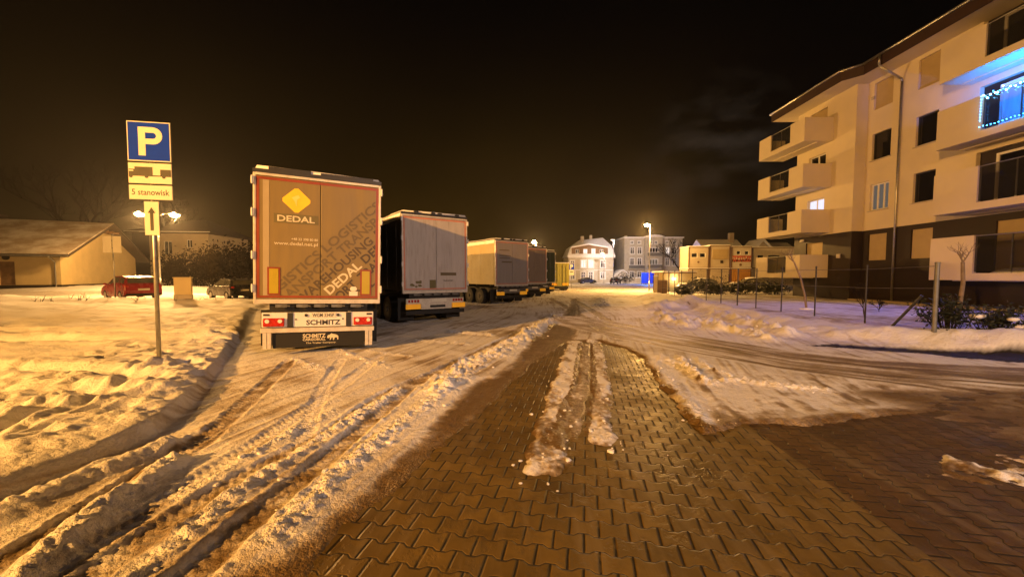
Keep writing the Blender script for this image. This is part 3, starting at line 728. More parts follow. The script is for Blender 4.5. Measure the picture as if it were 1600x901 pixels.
        add_text(q, 'SCHMITZ', g, .085, -.12, .41, width=.46, align='c', bold=.03); add_text(q, 'CARGOBULL', g, .05, -.12, .345, width=.46, align='c', bold=.03)
        add_text(q, 'The Trailer Company.', g, .035, .02, .275, width=.62, align='c')
        q.build('apron_lettering', 'print_pale', fl); q = MB()
        # the charging animal beside the name
        pl = [(.14, .40), (.155, .455), (.20, .47), (.235, .50), (.25, .485), (.30, .475), (.345, .46), (.375, .43), (.375, .35), (.355, .35), (.35, .40), (.30, .40), (.285, .345), (.262, .345), (.262, .395), (.235, .40), (.215, .345), (.195, .35), (.205, .405), (.185, .40), (.165, .38)]
        q.prism(pl, lambda a, z, c: (a, c, z), .046, .049); q.build('apron_emblem', 'print_pale', fl)
        # printed door
        L, Rr = doors
        X = lambda u: -W + .055 + u
        m = MB(); m.box(-1.10, d0 - .004, zb + .05, -.985, d0 + .002, zt - .06); m.build('pale_stripe', 'print_faint', L)
        for s, par in ((-1, L), (1, Rr)):
            xc = -.90 if s < 0 else .955
            q = MB(); q.box(xc - .12, d0 - .012, 1.37, xc + .12, d0 + .002, 1.97); pr = q.build('marker_frame', 'tape_red', par)
            q = MB(); q.box(xc - .085, d0 - .018, 1.405, xc + .085, d0 - .01, 1.935); q.build('marker_plate', 'yellow_plate', pr)
        gd = lambda d: (lambda a, z: (a, d0 - d, z))
        q = MB(); r_ = .27; cx, cz = -.47, 3.43
        dia = []
        for k in range(4):
            for j in (-1, 1):
                an = k * PI / 2 + j * .13; dia.append((cx + r_ * math.cos(an), cz + r_ * .97 * math.sin(an)))
        q.prism(dia, lambda a, z, c: (a, c, z), d0 - .006, d0 + .002); dm = q.build('diamond_emblem', 'logo_yellow', L)
        q = MB(); q.prism([(cx - .09, cz + .06), (cx + .03, cz + .12), (cx + .07, cz + .07), (cx + .01, cz + .02), (cx + .0, cz - .13), (cx - .04, cz - .02)], lambda a, z, c: (a, c, z), d0 - .009, d0 - .005); q.build('emblem_fold', 'logo_yellow_light', dm)
        q = MB(); q.box(-.90, d0 - .005, 2.93, -.05, d0 + .002, 3.13); bd = q.build('name_band', 'band_olive', L)
        q = MB(); add_text(q, 'DEDAL', gd(.008), .125, -.475, 2.967, width=.72, align='c', bold=.02); q.build('name_lettering', 'print_pale', bd)
        q = MB(); add_text(q, 'www.dedal.net.pl', gd(.005), .068, -.475, 2.46, width=.84, align='c'); add_text(q, '+48 22 398 80 80', gd(.005), .05, -.05, 2.57, width=.52, align='r'); q.build('address_lettering', 'print_pale', L)
        an = R(44); ca, sa = math.cos(an), math.sin(an)
        def line(txt, zr, start, width, m_, bold=.025, h=.185):
            """zr: height where the line's foot meets the door's right edge; start: metres back along the line"""
            for s, par in ((-1, L), (1, Rr)):
                q = MB(); clip = (-.83, zb + .055, -.008, zt - .1) if s < 0 else (.008, zb + .055, 1.155, zt - .1)
                V, _ = text_geo(txt, bold); k = width / (V[:, 0].max() * h)
                def lay(a, z, k=k):
                    return (a, d0 - .0055, z)
                mb0 = MB(); add_text(mb0, txt, lambda a, z: (a, z, 0), h, 0, 0, width=width, bold=bold)
                bm = bmesh.new(); vs = [bm.verts.new((1.15 + start * ca + v[0] * ca - v[1] * sa, zr + start * sa + v[0] * sa + v[1] * ca, 0)) for v in mb0.v]
                for fc in mb0.f:
                    try: bm.faces.new([vs[j] for j in fc])
                    except ValueError: pass
                for co_, no in (((clip[0], 0, 0), (-1, 0, 0)), ((clip[2], 0, 0), (1, 0, 0)), ((0, clip[1], 0), (0, -1, 0)), ((0, clip[3], 0), (0, 1, 0))):
                    bmesh.ops.bisect_plane(bm, geom=bm.verts[:] + bm.edges[:] + bm.faces[:], plane_co=co_, plane_no=no, clear_outer=True)
                bm.verts.index_update(); q.add([lay(v.co.x, v.co.y) for v in bm.verts], [tuple(v.index for v in fc.verts) for fc in bm.faces]); bm.free()
                if q.f: q.build('slanted_lettering', m_, par)
        line('GISTICS LOGISTICS', 3.32, -2.71, 2.90, 'print_mid')
        line('RANSPORT TRANSPORT', 2.98, -2.60, 3.35, 'print_mid')
        line('WAREHOUSING', 2.64, -2.15, 2.12, 'print_brown')
        line('DEDAL', 2.64, .12, .9, 'print_brown')
        line('L', 2.30, -1.53, .10, 'print_dark')
        line('DEDAL', 2.30, -1.33, .95, 'print_pale')
        line('DEDAL', 2.30, -.28, .95, 'print_dark')
        line('PORT', 1.96, -1.17, .66, 'print_dark')
        line('TRANSPORT', 1.96, -.38, 1.5, 'print_dark')
        line('DAL', 1.62, -.5, .55, 'print_dark')
        q = MB(); q.box(.60, d0 - .009, 1.36, .78, d0 - .003, 1.46); q.sphere((.69, d0 - .006, 1.52), .075, 1, .05, .8); q.build('torn_sticker', 'sign_white', Rr)
        # the tarpaulin bow above the doors
        q = MB(); q.box(-1.0, .03, Zt - .03, -.2, .14, Zt + .045); q.box(.0, .03, Zt - .03, 1.1, .14, Zt + .03); q.each('roof_bow', 'dark_metal', t)
    else:
        m = MB(); m.box(-1.13, .06, .74, 1.13, .12, .99); bp = m.build('lamp_panel', 'steel_dull' if kind != 'white' else 'alu', t, bevel=.01)
        for s in (-1, 1):
            q = MB(); q.box(min(s * .62, s * 1.16), -.02, .62, max(s * .62, s * 1.16), .06, .80 if kind == 'white' else .83); q.build('tail_light', 'amber', t, bevel=.015)
            q = MB()
            for k in range(4): q.box(s * (.70 + .11 * k) - .03, .02, .86, s * (.70 + .11 * k) + .03, .06, .95)
            q.each('small_lamp', 'tail_red' if kind == 'white' else 'chassis', bp)
        q = MB(); q.box(-.18, .04, .86, .40, .06, .97); q.build('number_plate', 'plate_white', t)
        if kind == 'white':
            q = MB(); q.box(-.60, .01, .60, .60, .06, .80); pp = q.build('maker_panel', 'alu', t)
            q = MB(); q.box(-.26, .004, .655, .34, .012, .745); q.build('maker_badge', 'black_print', pp)
        m = MB(); m.box(-1.15, .05, .42, 1.15, .16, .56); m.build('underrun_bar', 'chassis', t)
        L, Rr = doors; gd = lambda a, z: (a, d0 - .004, z)
        if kind == 'white':
            q = MB(); q.box(.16, d0 - .006, 2.0 - .18, .80, d0, 2.0 - .07); q.build('faint_name_strip', 'print_mid', Rr)
            q = MB(); add_text(q, 'TRANSPORT', gd, .055, .47, 1.60, width=.42, align='c'); q.build('small_lettering', 'black_print', Rr)
            q = MB(); q.box(-.27, d0 - .012, 1.36, -.03, d0, 1.66); q.build('document_box', 'band_olive', L)
            q = MB(); random.seed(2)
            for _ in range(7): q.box(-1.02 + .3 * random.random(), d0 - .005, 1.36 + .25 * random.random(), -.95 + .4 * random.random(), d0 - .001, 1.40 + .3 * random.random()) if False else q.sphere((-.95 + .35 * random.random(), d0 - .001, 1.42 + .2 * random.random()), .05 + .04 * random.random(), 1, .08, .7, 7, 5, .6)
            q.each('scuff_mark', 'band_olive', L)
        if kind == 'pale':
            q = MB()
            for z, w in ((3.35, .75), (3.02, .85), (2.87, .80)): q.box(-.98, d0 - .005, z, -.98 + w, d0, z + .05)
            q.box(-.80, d0 - .006, 2.62, -.05, d0, 2.70); q.each('faded_lettering', 'print_mid', L)
    return t
T1 = make_trailer('grey-brown trailer with slanted lettering and yellow diamond on its rear doors', (-4.35, 8.62, 0), R(23), 'door_tan', 'curtain_dark', 'tape_red', 'tan')
T1.rotation_euler = (0, R(1.5), R(23))
make_trailer('dirty white trailer with streaked rear doors and dark side curtain, second in the row', (-2.76, 14.08, 0), R(35), 'door_white', 'curtain_dark', 'tape_faded', 'white')
make_trailer('pale grey trailer with cream side curtain and orange tape round its doors', (.03, 23.95, 0), R(37), 'door_pale', 'curtain_cream', 'tape_faded', 'pale')
make_trailer('dull grey trailer half hidden behind the cream sided one, fourth in the row', (1.72, 29.6, 0), R(37), 'door_dim', 'curtain_dark', 'tape_faded', 'dim')
make_trailer('dark green trailer at the far end of the row beside the yellow-green container', (2.85, 33.6, 0), R(37), 'door_green', 'curtain_dark', 'tape_faded', 'green')
# yellow-green container body on its frame
def container_truck():
    t = thing('container_trailer', 'yellow-green container with ribbed doors on a low frame beyond the parked trailers', 'container', (5.75, 46.2, 0), R(14))
    W = 1.22
    b = MB(); b.box(-W, .06, .55, W, 6.1, 3.35); b.build('container_box', 'door_yellowgreen', t)
    r = MB()
    for s in (-1, 1):
        for k in range(18): r.box(min(s * W, s * (W + .03)), .3 + k * .32, .65, max(s * W, s * (W + .03)), .46 + k * .32, 3.25)
    r.build('side_ribs', 'door_yellowgreen', t)
    for s in (-1, 1):
        d = MB(); d.box(min(s * .01, s * (W - .06)), 0, .6, max(s * .01, s * (W - .06)), .06, 3.28); dd = d.build('rear_door', 'door_yellowgreen', t, bevel=.01)
        q = MB()
        for x in (.35, .8): q.cyl((s * x, -.03, .62), (s * x, -.03, 3.25), .02, .02, 8)
        q.each('locking_bar', 'band_olive', dd)
        q = MB(); q.box(min(s * .3, s * 1.1), -.006, .68, max(s * .3, s * 1.1), -.001, .95); q.build('orange_strip', 'amber', dd)
    c = MB(); c.box(-1.1, .0, .38, 1.1, 6, .54); c.box(-1.1, -.02, .25, 1.1, .06, .38); c.build('chassis', 'chassis', t)
    s_ = MB(); s_.box(-W, .02, 3.355, W, 6.1, 3.42); s_.build('roof_snow', 'snow', t)
    for y in (1., 2.2):
        for s in (-1, 1): wheel_pair(t, y, s)
container_truck()

# ------------------------------------------------------------------ parking sign
def parking_sign(loc, rz, label, small=False):
    t = thing('parking_sign', label, 'sign', loc, rz, None)
    W = .36
    m = MB(); m.cyl((0, .045, -.3), (0, .045, 4.52 if not small else 3.6), .036, .036, 14); m.build('pole', 'steel', t, True)
    def plate(name, z0, z1, w0, w1, front, back='sign_grey', rim=None):
        q = MB(); q.box(w0, .0, z0, w1, .012, z1); p = q.build(name, back, t, bevel=.004)
        q = MB(); q.box(w0 + .006, -.004, z0 + .006, w1 - .006, -.0005, z1 - .006); fr = q.build('plate_face', front if rim is None else rim, p)
        if rim is not None:
            q = MB(); q.box(w0 + .022, -.007, z0 + .022, w1 - .022, -.0042, z1 - .022); q.build('plate_field', front, p)
        return p
    if small:
        p = plate('parking_plate', 2.7, 3.5, -.4, .4, 'sign_blue', rim='sign_white'); q = MB(); add_text(q, 'P', lambda a, z: (a, -.010, z), .55, 0, 2.83, align='c', bold=.05); q.build('letter', 'sign_white', p)
        p = plate('lower_plate', 1.9, 2.6, -.35, .35, 'sign_white'); q = MB(); q.box(-.22, -.008, 2.3, .22, -.0045, 2.42); q.build('pictogram', 'black_print', p)
        return t
    p = plate('parking_plate', 3.80, 4.53, -W, W, 'sign_blue', rim='sign_white')
    q = MB(); y = -.010
    pts = lambda P: q.prism(P, lambda a, z, c: (a, c, z), -.0105, -.0072)
    z0 = 3.905
    q.box(-.17, -.0105, z0, -.055, -.0072, z0 + .52)                     # stem
    arc = lambda r, n=12: [(.07 + r * math.cos(t_), z0 + .365 + r * 1.0 * math.sin(t_)) for t_ in [PI / 2 - PI * k / n for k in range(n + 1)]]
    o_, i_ = arc(.155), arc(.055)
    for a in range(12): q.prism([o_[a], o_[a + 1], i_[a + 1], i_[a]], lambda a_, z, c: (a_, c, z), -.0105, -.0072)
    q.box(-.055, -.0105, z0 + .42, .07, -.0072, z0 + .52); q.box(-.055, -.0105, z0 + .21, .07, -.0072, z0 + .31)
    q.build('letter', 'sign_white', p)
    p = plate('vehicle_plate', 3.395, 3.775, -W, W, 'sign_white')
    q = MB(); f = lambda a, z, c: (a, c, z)
    q.prism([(-.345, 3.55), (-.06 + .1, 3.55), (.04, 3.70), (-.25, 3.70), (-.25, 3.655), (-.345, 3.655)], f, -.0085, -.0045)
    q.prism([(-.345, 3.53), (-.345, 3.55), (.345, 3.55), (.345, 3.53)], f, -.0085, -.0045); q.box(.17, -.0085, 3.551, .345, -.0045, 3.66)
    for x in (-.315, -.06, .225): q.cyl((x, -.0086, 3.525), (x, -.0045, 3.525), .030, .030, 14)
    q.build('vehicle_pictogram', 'black_print', p)
    q = MB(); q.box(-.34, -.0105, 3.615, -.27, -.0087, 3.635); q.build('cab_window', 'sign_white', p)
    p = plate('capacity_plate', 3.10, 3.37, -W, W, 'sign_white')
    q = MB(); add_text(q, '5 stanowisk', lambda a, z: (a, -.0055, z), .105, 0, 3.185, width=.62, align='c', bold=.012); q.build('lettering', 'black_print', p)
    p = plate('arrow_plate', 2.44, 3.07, -.125, .125, 'sign_white')
    q = MB(); q.box(-.026, -.0085, 2.53, .026, -.0045, 2.86); q.prism([(-.062, 2.855), (.062, 2.855), (0, 2.96)], f, -.0085, -.0045); q.build('arrow', 'black_print', p)
    q = MB()
    for z in (4.3, 3.95, 3.6, 3.25, 2.8): q.box(-.05, .012, z, .05, .09, z + .03)
    q.each('clamp', 'steel_dull', t)
    return t
ps = parking_sign((-6.76, 7.25, .12), R(9), 'blue parking sign with lorry, capacity and arrow plates in the snowy verge')
ps.rotation_euler = (0, R(.4), R(9))
parking_sign((8.35, 54., 0), R(3), 'small distant parking sign standing before the mansard roofed house', True)
def thin_post():
    t = thing('road_sign', 'thin post carrying two pale sign backs beside the red car', 'sign', (-24.1, 23.3, .45), R(12))
    m = MB(); m.cyl((0, 0, -.3), (0, 0, 3.9), .035, .035, 10); m.build('pole', 'steel', t, True)
    for s in (-1, 1):
        m = MB(); m.box(s * .25 - .22, -.06, 2.75, s * .25 + .22, -.045, 3.75); m.build('sign_panel', 'sign_white', t, bevel=.01)
    m = MB(); m.box(-.4, -.045, 3.0, .4, -.03, 3.06); m.box(-.4, -.045, 3.45, .4, -.03, 3.51); m.each('bracket', 'steel_dull', t)
thin_post()
def utility_box():
    t = thing('utility_cabinet', 'beige utility cabinet half sunk in the snowbank beside the dark cars', 'cabinet', (-19.35, 22.6, .45), R(30))
    m = MB(); m.box(-.42, -.18, 0, .42, .18, .26); m.build('base', 'plaster_beige', t, bevel=.01)
    m = MB(); m.box(-.40, -.165, .263, .40, .165, 1.22); m.build('body', 'plaster_cream', t, bevel=.015)
    m = MB(); m.box(-.44, -.20, 1.223, .44, .20, 1.28); m.build('lid', 'plaster_cream', t, bevel=.015)
    m = MB(); m.box(-.36, -.172, .3, -.01, -.166, 1.18); m.box(.01, -.172, .3, .36, -.166, 1.18); m.build('doors', 'plaster_cream', t)
utility_box()
# ------------------------------------------------------------------ cars
def paint(name, col): return mat(name, col, .28, var=.08, scale=2, dirt=(.3, .25, .2), dirt_amt=.12)
M_.update(car_red=paint('red_car_paint', (.30, .012, .022)), car_black=paint('black_car_paint', (.012, .012, .014)), car_grey=paint('dark_grey_car_paint', (.04, .042, .048)), car_silver=paint('silver_car_paint', (.35, .34, .33)),
          headlamp=lamp_mat('lit_headlamp', (1, .93, .8), 14.), car_glass=mat('car_glass', (.10, .10, .085), .08, var=.3, spec=.8))
def make_car(label, loc, rz, body, group=None, roof_snow=False, sedan=False, lit=False, glass='car_glass'):
    """origin on the ground at the middle; y runs to the front"""
    t = thing('parked_car', label, 'car', (*loc,), rz, group)
    hw = .86
    def arch(c, r, n=8): return [(c + r * math.cos(a), .28 + r * math.sin(a)) for a in [PI * k / n for k in range(n + 1)]]
    prof = [(-2.0, .32), (-2.03, .62), (-1.96, .92), (-1.88, 1.0), (.75, .96), (1.45, .86), (1.9, .70), (2.02, .52), (2.0, .28)] + arch(1.25, .35) + arch(-1.28, .35)
    # arches run front to back along the sill
    prof = prof[:9] + [(1.62, .25)] + arch(1.25, .35) + [(.88, .25), (-.91, .25)] + arch(-1.28, .35) + [(-1.65, .27)]
    m = MB(); rings = []
    for x, k in ((-hw, .93), (-hw * .985, .98), (-hw * .9, 1.0), (hw * .9, 1.0), (hw * .985, .98), (hw, .93)):
        rings.append([(x, y * k if abs(y) > 1.7 else y, .28 + (z - .28) * (k if z > .6 else 1)) for y, z in prof])
    m.loft(rings); b = m.build('body', body, t, False, .02)
    # cabin
    if sedan: st = [(-1.55, 1.0, .74, .99), (-1.0, .99, .66, 1.38), (-.3, .98, .64, 1.44), (.15, .97, .64, 1.42), (.95, .95, .76, .95)]
    else: st = [(-1.93, .98, .72, .985), (-1.55, .99, .66, 1.38), (-1.0, .99, .65, 1.47), (.1, .97, .65, 1.44), (1.05, .94, .76, .95)]
    m = MB(); rg = [[(-hw * .93, y, zb), (hw * .93, y, zb), (tw, y, zt), (-tw, y, zt)] for y, zb, tw, zt in st]
    m.loft(rg); cb = m.build('cabin', body, t, False, .04)
    def P(k, side, f, s=1.012):      # point on the cabin's flank: station k (float), height fraction f
        i = min(int(k), len(rg) - 2); q = k - i; A = [Vector(rg[i][j]) * (1 - q) + Vector(rg[i + 1][j]) * q for j in range(4)]
        lo, hi = (A[0], A[3]) if side < 0 else (A[1], A[2]); v = lo * (1 - f) + hi * f
        return (v.x * s, v.y, v.z)
    for sd in (-1, 1):
        for k0, k1, f0, f1 in ((.55 if not sedan else .35, 1.95, .16, .86), (2.08, 3.72, .16, .86)):
            g = MB(); kk = [k0 + (k1 - k0) * i / 4 for i in range(5)]
            lo = [P(k, sd, f0, 1.016) for k in kk]; hi = [P(min(max(k, .75), 3.1), sd, f1, 1.016) for k in kk]
            for i in range(4): g.quad(lo[i], lo[i + 1], hi[i + 1], hi[i])
            g.build('side_window', glass, cb)
    def end_glass(i, j, f0, f1, off):
        g = MB(); A = [Vector(rg[i][a]) for a in range(4)]; B = [Vector(rg[j][a]) for a in range(4)]
        l0 = A[3].lerp(B[3], f0); r0 = A[2].lerp(B[2], f0); l1 = A[3].lerp(B[3], f1); r1 = A[2].lerp(B[2], f1)
        o = Vector((0, off, .012)); s = .9
        g.quad(*[(v.x * s, v.y + o.y, v.z + o.z) for v in (l0, r0, r1, l1)]); return g
    end_glass(0, 1, .12, .88, -.015).build('rear_window', glass, cb); end_glass(4, 3, .10, .88, .015).build('windscreen', glass, cb)
    for y in (1.25, -1.28):
        for s in (-1, 1):
            m = MB(); m.cyl((s * (hw - .01), y, .30), (s * (hw - .22), y, .30), .305, .305, 22); w = m.build('wheel', 'rubber', t)
            m = MB(); m.cyl((s * (hw + .0), y, .30), (s * (hw - .04), y, .30), .20, .17, 14); m.build('rim', 'steel', w)
    for s in (-1, 1):
        m = MB(); m.sphere((s * .70, -1.955, .86), .1, 1.2, .5, 1.0, 10, 8); m.build('tail_light', 'tail_red', t, True)
        m = MB(); m.sphere((s * .66, 1.92, .66), .1, 1.5, .7, .8, 10, 8); m.build('headlight', 'headlamp' if lit else 'white_lens', t, True)
        m = MB(); m.sphere((s * .93, .78, .98), .085, 1.1, .8, .8, 8, 6); m.build('wing_mirror', body, t, True)
    m = MB(); m.box(-.26, -2.055, .62, .26, -2.035, .73); m.build('number_plate', 'plate_white', t)
    m = MB(); m.box(-.8, -2.05, .30, .8, -1.9, .44); m.box(-.8, 1.9, .26, .8, 2.03, .40); m.each('bumper_trim', 'rubber', t, bevel=.03)
    if roof_snow:
        m = MB(); zt = 1.46 if not sedan else 1.44
        m.sphere((0, -.45, zt - .02), 1., .62, .78, .13, 14, 8, .05); m.sphere((0, 1.25, .93), 1., .66, .5, .12, 12, 8, .08); m.each('snow_patch', 'snow', t, True)
    return t
make_car('red hatchback parked by the street in front of the gabled cream house', (-25.3, 25.5, gz(-25.3, 25.5) - .03), R(60), 'car_red', None).scale = (1.08,) * 3
make_car('black hatchback parked right of the beige cabinet with its back turned to the lot', (-20.6, 28.2, gz(-20.6, 28.2) - .03), R(58), 'car_black', None)
make_car('black car with a lit headlamp nosing in behind the black hatchback', (-21.3, 32.6, gz(-21.3, 32.6)), R(205), 'car_black', None, lit=True)
make_car('dark car with pale windscreen mostly hidden by the nearest trailer', (-18.9, 29.4, gz(-18.9, 29.4)), R(60), 'car_grey', None)
make_car('dark sedan with a snowy bonnet parked before the mansard roofed house', (17.6, 90, .03), R(-80), 'car_grey', 'cars by the far houses', True, True)
make_car('dark hatchback showing its tail between the two far houses', (23.2, 86, .03), R(-28), 'car_black', 'cars by the far houses', False)
make_car('snow covered dark car behind the wire fence by the low shed', (19.2, 40., .05), R(75), 'car_grey', 'cars in the fenced yard', True)
make_car('dark sedan with snow on its roof behind the fence below the graffiti container', (23.4, 38., .15), R(82), 'car_black', 'cars in the fenced yard', True, True)

# ------------------------------------------------------------------ street lamps
def add_light(name, loc, power, col, rad=.12, spot=None, parent=None, aim=None):
    l = bpy.data.lights.new(name, 'SPOT' if spot else 'POINT'); l.energy = power; l.color = col; l.shadow_soft_size = rad
    if spot: l.spot_size = R(spot); l.spot_blend = .5
    o = bpy.data.objects.new(name, l); COL.objects.link(o); o.location = loc
    if parent is not None: o.parent = parent
    if aim is not None: o.rotation_euler = (Vector(aim) - Vector(loc)).to_track_quat('-Z', 'Y').to_euler()
    return o
def street_lamp(label, loc, rz, h, arm, power, col, glow='sodium_far', heads=1, group='street lamps', big=1.0, flood=None, cone=125, blend=.5):
    t = thing('street_lamp', label, 'street lamp', loc, rz, group)
    m = MB(); m.cyl((0, 0, -.4), (0, 0, 1.2), .085, .08, 14); m.cyl((0, 0, 1.2), (0, 0, h), .065, .045, 14); m.build('post', 'steel', t, True)
    for s in ((1,) if heads == 1 else (-1, 1)):
        m = MB(); m.path([(0, 0, h - .15), (s * arm * .5, 0, h + .1), (s * arm, 0, h + .12)], .03); m.build('arm', 'steel', t, True)
        x = s * (arm + .3)
        m = MB(); m.sphere((x, 0, h + .12), .36 * big, 1.15, .45, .28, 14, 8); hd = m.build('lamp_head', 'steel_dull', t, True)
        m = MB(); m.sphere((x, 0, h + .03), .25 * big, 1.2, .8, .7, 14, 8); m.build('lamp_glass', glow, hd, True)
        add_light('lamp_light', (x, 0, h - .30 * big), power, col, .15, None, t)
        if flood:
            q = Matrix.Rotation(-rz, 3, 'Z') @ (Vector(flood[1]) - Vector(loc)); add_light('flood_light', (x, 0, h - .30 * big), flood[0], col, .15, cone, t, tuple(q)).data.spot_blend = blend
    return t
SOD = (1, .51, .15)
# the lamp the picture is mostly lit by: behind and left of where the photograph was taken
street_lamp('tall sodium street lamp at the edge of the lot, outside the photograph', (-19.5, -13.5, 0), R(40), 9.3, .9, 2500, (1, .445, .09), flood=(66000, (-5, 18, 0)), cone=96, blend=1.0)
street_lamp('double headed street lamp glowing behind the parking sign', (-30.2, 33., .4), R(10), 6.6, 1.0, 3000, SOD, 'sodium', 2, big=1.3, flood=(9500, (-12, 16, 0)))
street_lamp('street lamp shining at the end of the lot in front of the grey far house', (16.07, 45, 0), R(170), 7.7, .05, 12500, (1, .50, .12), 'sodium_bright', big=1.05)
street_lamp('street lamp glowing just above the parked trailers', (4.9, 79, 0), R(180), 8.7, .1, 9000, (1, .55, .18), 'sodium_bright', big=1.7)
street_lamp('street lamp shining before the mansard roof of the far house', (22.0, 92, 0), R(180), 7.2, .1, 1100, (1, .66, .34))
street_lamp('white lit street lamp on the far side of the drive, outside the photograph', (14, -13, 0), R(120), 8.5, .8, 500, (1, .70, .55), flood=(11500, (3, 18, 0)), cone=58)
def pale_lamp():
    t = thing('street_lamp', 'tall pale lamp post standing between the two far houses', 'street lamp', (21.6, 82, 0), 0, 'street lamps')
    m = MB(); m.cyl((0, 0, 0), (0, 0, 9.5), .07, .05, 10); m.build('post', 'steel', t, True)
    m = MB(); m.box(-.7, -.15, 9.4, .2, .15, 9.6); hd = m.build('lamp_head', 'sign_white', t, bevel=.03); m = MB(); m.box(-.6, -.12, 9.36, .0, .12, 9.395); m.build('lamp_glass', 'pale_lamp', hd); add_light('lamp_light', (-.3, -.1, 9.1), 13000, (1, .82, .76), .2, 95, t, (15, 22, 5)); add_light('lamp_spill', (-.3, -.1, 9.0), 500, (1, .82, .76), .2, None, t)  # spot aimed sideways at the tenement, added to brighten its front
M_['pale_lamp'] = lamp_mat('pale_lamp_glow', (1, .88, .75), 6.)
pale_lamp()

# ------------------------------------------------------------------ apartment building on the right
def apartment():
    t = thing('apartment_building', 'white four storey apartment building with dark ground floor and balconies', 'building', (20.75, 20, 0))
    FZ = 4.45
    axR = lambda z: ((0, 2.9, z), (0, -1, 0), (0, 0, 1), (-1, 0, 0))          # right hand part of the front, a = 22.9 - Y
    axL = lambda z: ((-.65, 7.5, z), (0, -1, 0), (0, 0, 1), (-1, 0, 0))       # left hand part, a = 27.5 - Y
    LEN = 19.0
    wz = lambda k: (2.7 + 2.85 * k, 4.2 + 2.85 * k)
    colA, colB = (2.78, 3.82), (.38, 1.48)
    lg = (5.45, 11.2)                                                         # loggia recess
    hi, lo = [], []
    for k in range(4):
        z0, z1 = wz(k)
        for c in (colA, colB): (hi if k else lo).append((c[0], z0 - (FZ if k else 0), c[1], z1 - (FZ if k else 0)))
        if k: hi.append((lg[0], 2.0 + 2.9 * k - FZ + .1, lg[1], 4.42 + 2.86 * k - FZ - .02))
    loD = [(6.3, 1.95, 8.4, 4.15)]
    m = MB(); facade(m, *axR(FZ), LEN, 12.95 - FZ, hi, .2)
    for k in (1, 2, 3): pass
    # left part, its return wall and the ends
    dL = [(1.1, 1.8 + 2.85 * k, 2.5, 4.0 + 2.85 * k) for k in range(4)]
    facade(m, *axL(FZ), 4.6, 12.95 - FZ, [(a, b - FZ, c, d - FZ) for a, b, c, d in dL[1:]], .2)
    facade(m, (-.65, 2.9, FZ), (1, 0, 0), (0, 0, 1), (0, -1, 0), .65, 12.95 - FZ, [])
    facade(m, (12, 7.5, FZ), (-1, 0, 0), (0, 0, 1), (0, 1, 0), 12.65, 12.95 - FZ, [])
    facade(m, (0, 2.9 - LEN, FZ), (1, 0, 0), (0, 0, 1), (0, -1, 0), 12, 12.95 - FZ, [])
    facade(m, (12, 2.9 - LEN, FZ), (0, 1, 0), (0, 0, 1), (1, 0, 0), 23.6, 12.95 - FZ, [])
    m.build('wall', 'plaster', t)
    m = MB(); facade(m, (.012, 2.9, 0), (0, -1, 0), (0, 0, 1), (-1, 0, 0), LEN, FZ, lo + loD, .19)
    facade(m, (-.638, 7.5, 0), (0, -1, 0), (0, 0, 1), (-1, 0, 0), 4.6, FZ, dL[:1], .19)
    facade(m, (-.638, 2.91, 0), (1, 0, 0), (0, 0, 1), (0, -1, 0), .65, FZ, [])
    facade(m, (12, 7.49, 0), (-1, 0, 0), (0, 0, 1), (0, 1, 0), 12.64, FZ, [])
    m.box(-.66, -16.1, 0, .3, 2.9, .42) if False else None
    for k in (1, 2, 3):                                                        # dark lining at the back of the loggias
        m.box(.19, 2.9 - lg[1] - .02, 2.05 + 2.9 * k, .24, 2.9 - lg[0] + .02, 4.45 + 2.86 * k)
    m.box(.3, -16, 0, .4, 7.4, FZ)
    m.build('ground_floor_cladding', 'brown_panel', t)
    # windows
    A = axR(0)
    for k in range(4):
        z0, z1 = wz(k)
        for j, c in enumerate((colA, colB)):
            h = (c[0], z0, c[1], z1)
            if k in (0, 3): shutter(t, A, h, .10)
            elif k == 1 and j == 1: window(t, A, h, 'curtain_lit', sill=True, mull=2)
            else: window(t, A, h, 'glass_dark', sill=True, mull=0, fw=.05, frame='dark_metal')
    B = axL(0)
    for k in range(4):
        if k in (0, 3): shutter(t, B, dL[k], .10)
        else: window(t, B, dL[k], 'glass_dark' if k == 2 else 'white_lit', mull=1)
    shutter(t, ((.012, 2.9, 0), (0, -1, 0), (0, 0, 1), (-1, 0, 0)), loD[0], .08)
    C = ((.19, 2.9, 0), (0, -1, 0), (0, 0, 1), (-1, 0, 0))
    for k in (1, 2, 3):
        window(t, C, (6.1, 2.05 + 2.9 * k, 8.3, 4.2 + 2.86 * k), 'curtain_white' if k == 2 else 'glass_dark', depth=-.035, fw=.10, mull=1)
        window(t, C, (8.9, 2.05 + 2.9 * k, 10.6, 4.2 + 2.86 * k), 'glass_dark', depth=-.035, fw=.10, mull=1)
    # balconies
    gl = glass_mat('balcony_glass', (.03, .03, .03), .42)
    M_['balcony_glass'] = gl
    def balcony(x0, ya, yb, z0, z1, back, parts, end_near=True, smoked=False, label=None):
        """x0: outer plane; ya > yb along the wall; parts = solid stretches (y, y) of the outer parapet, glass between"""
        s = MB(); s.box(x0 + .16, yb + .16, z0, back, ya - .16, z0 + .24); b = s.build('balcony', 'plaster', t)
        q = MB()
        for y1, y0 in parts: q.box(x0, y0, z0, x0 + .15, y1, z1)
        q.box(x0 + .151, ya - .15, z0, back, ya, z1); q.box(x0 + .151, yb, z0, back, yb + .15, z1)
        g0, g1 = parts[0][1], parts[1][0]
        q.box(x0, g1, z0, x0 + .15, g0, z0 + .30)
        q.build('parapet', 'plaster', b)
        q = MB(); q.box(x0 + .06, g1 + .01, z0 + .36, x0 + .075, g0 - .01, z1 - .05); q.build('glass_panel', 'balcony_glass', b)
        q = MB(); n = max(1, round((g0 - g1) / 1.15)); q.cyl((x0 + .07, g1, z1 - .03), (x0 + .07, g0, z1 - .03), .024, .024, 8)
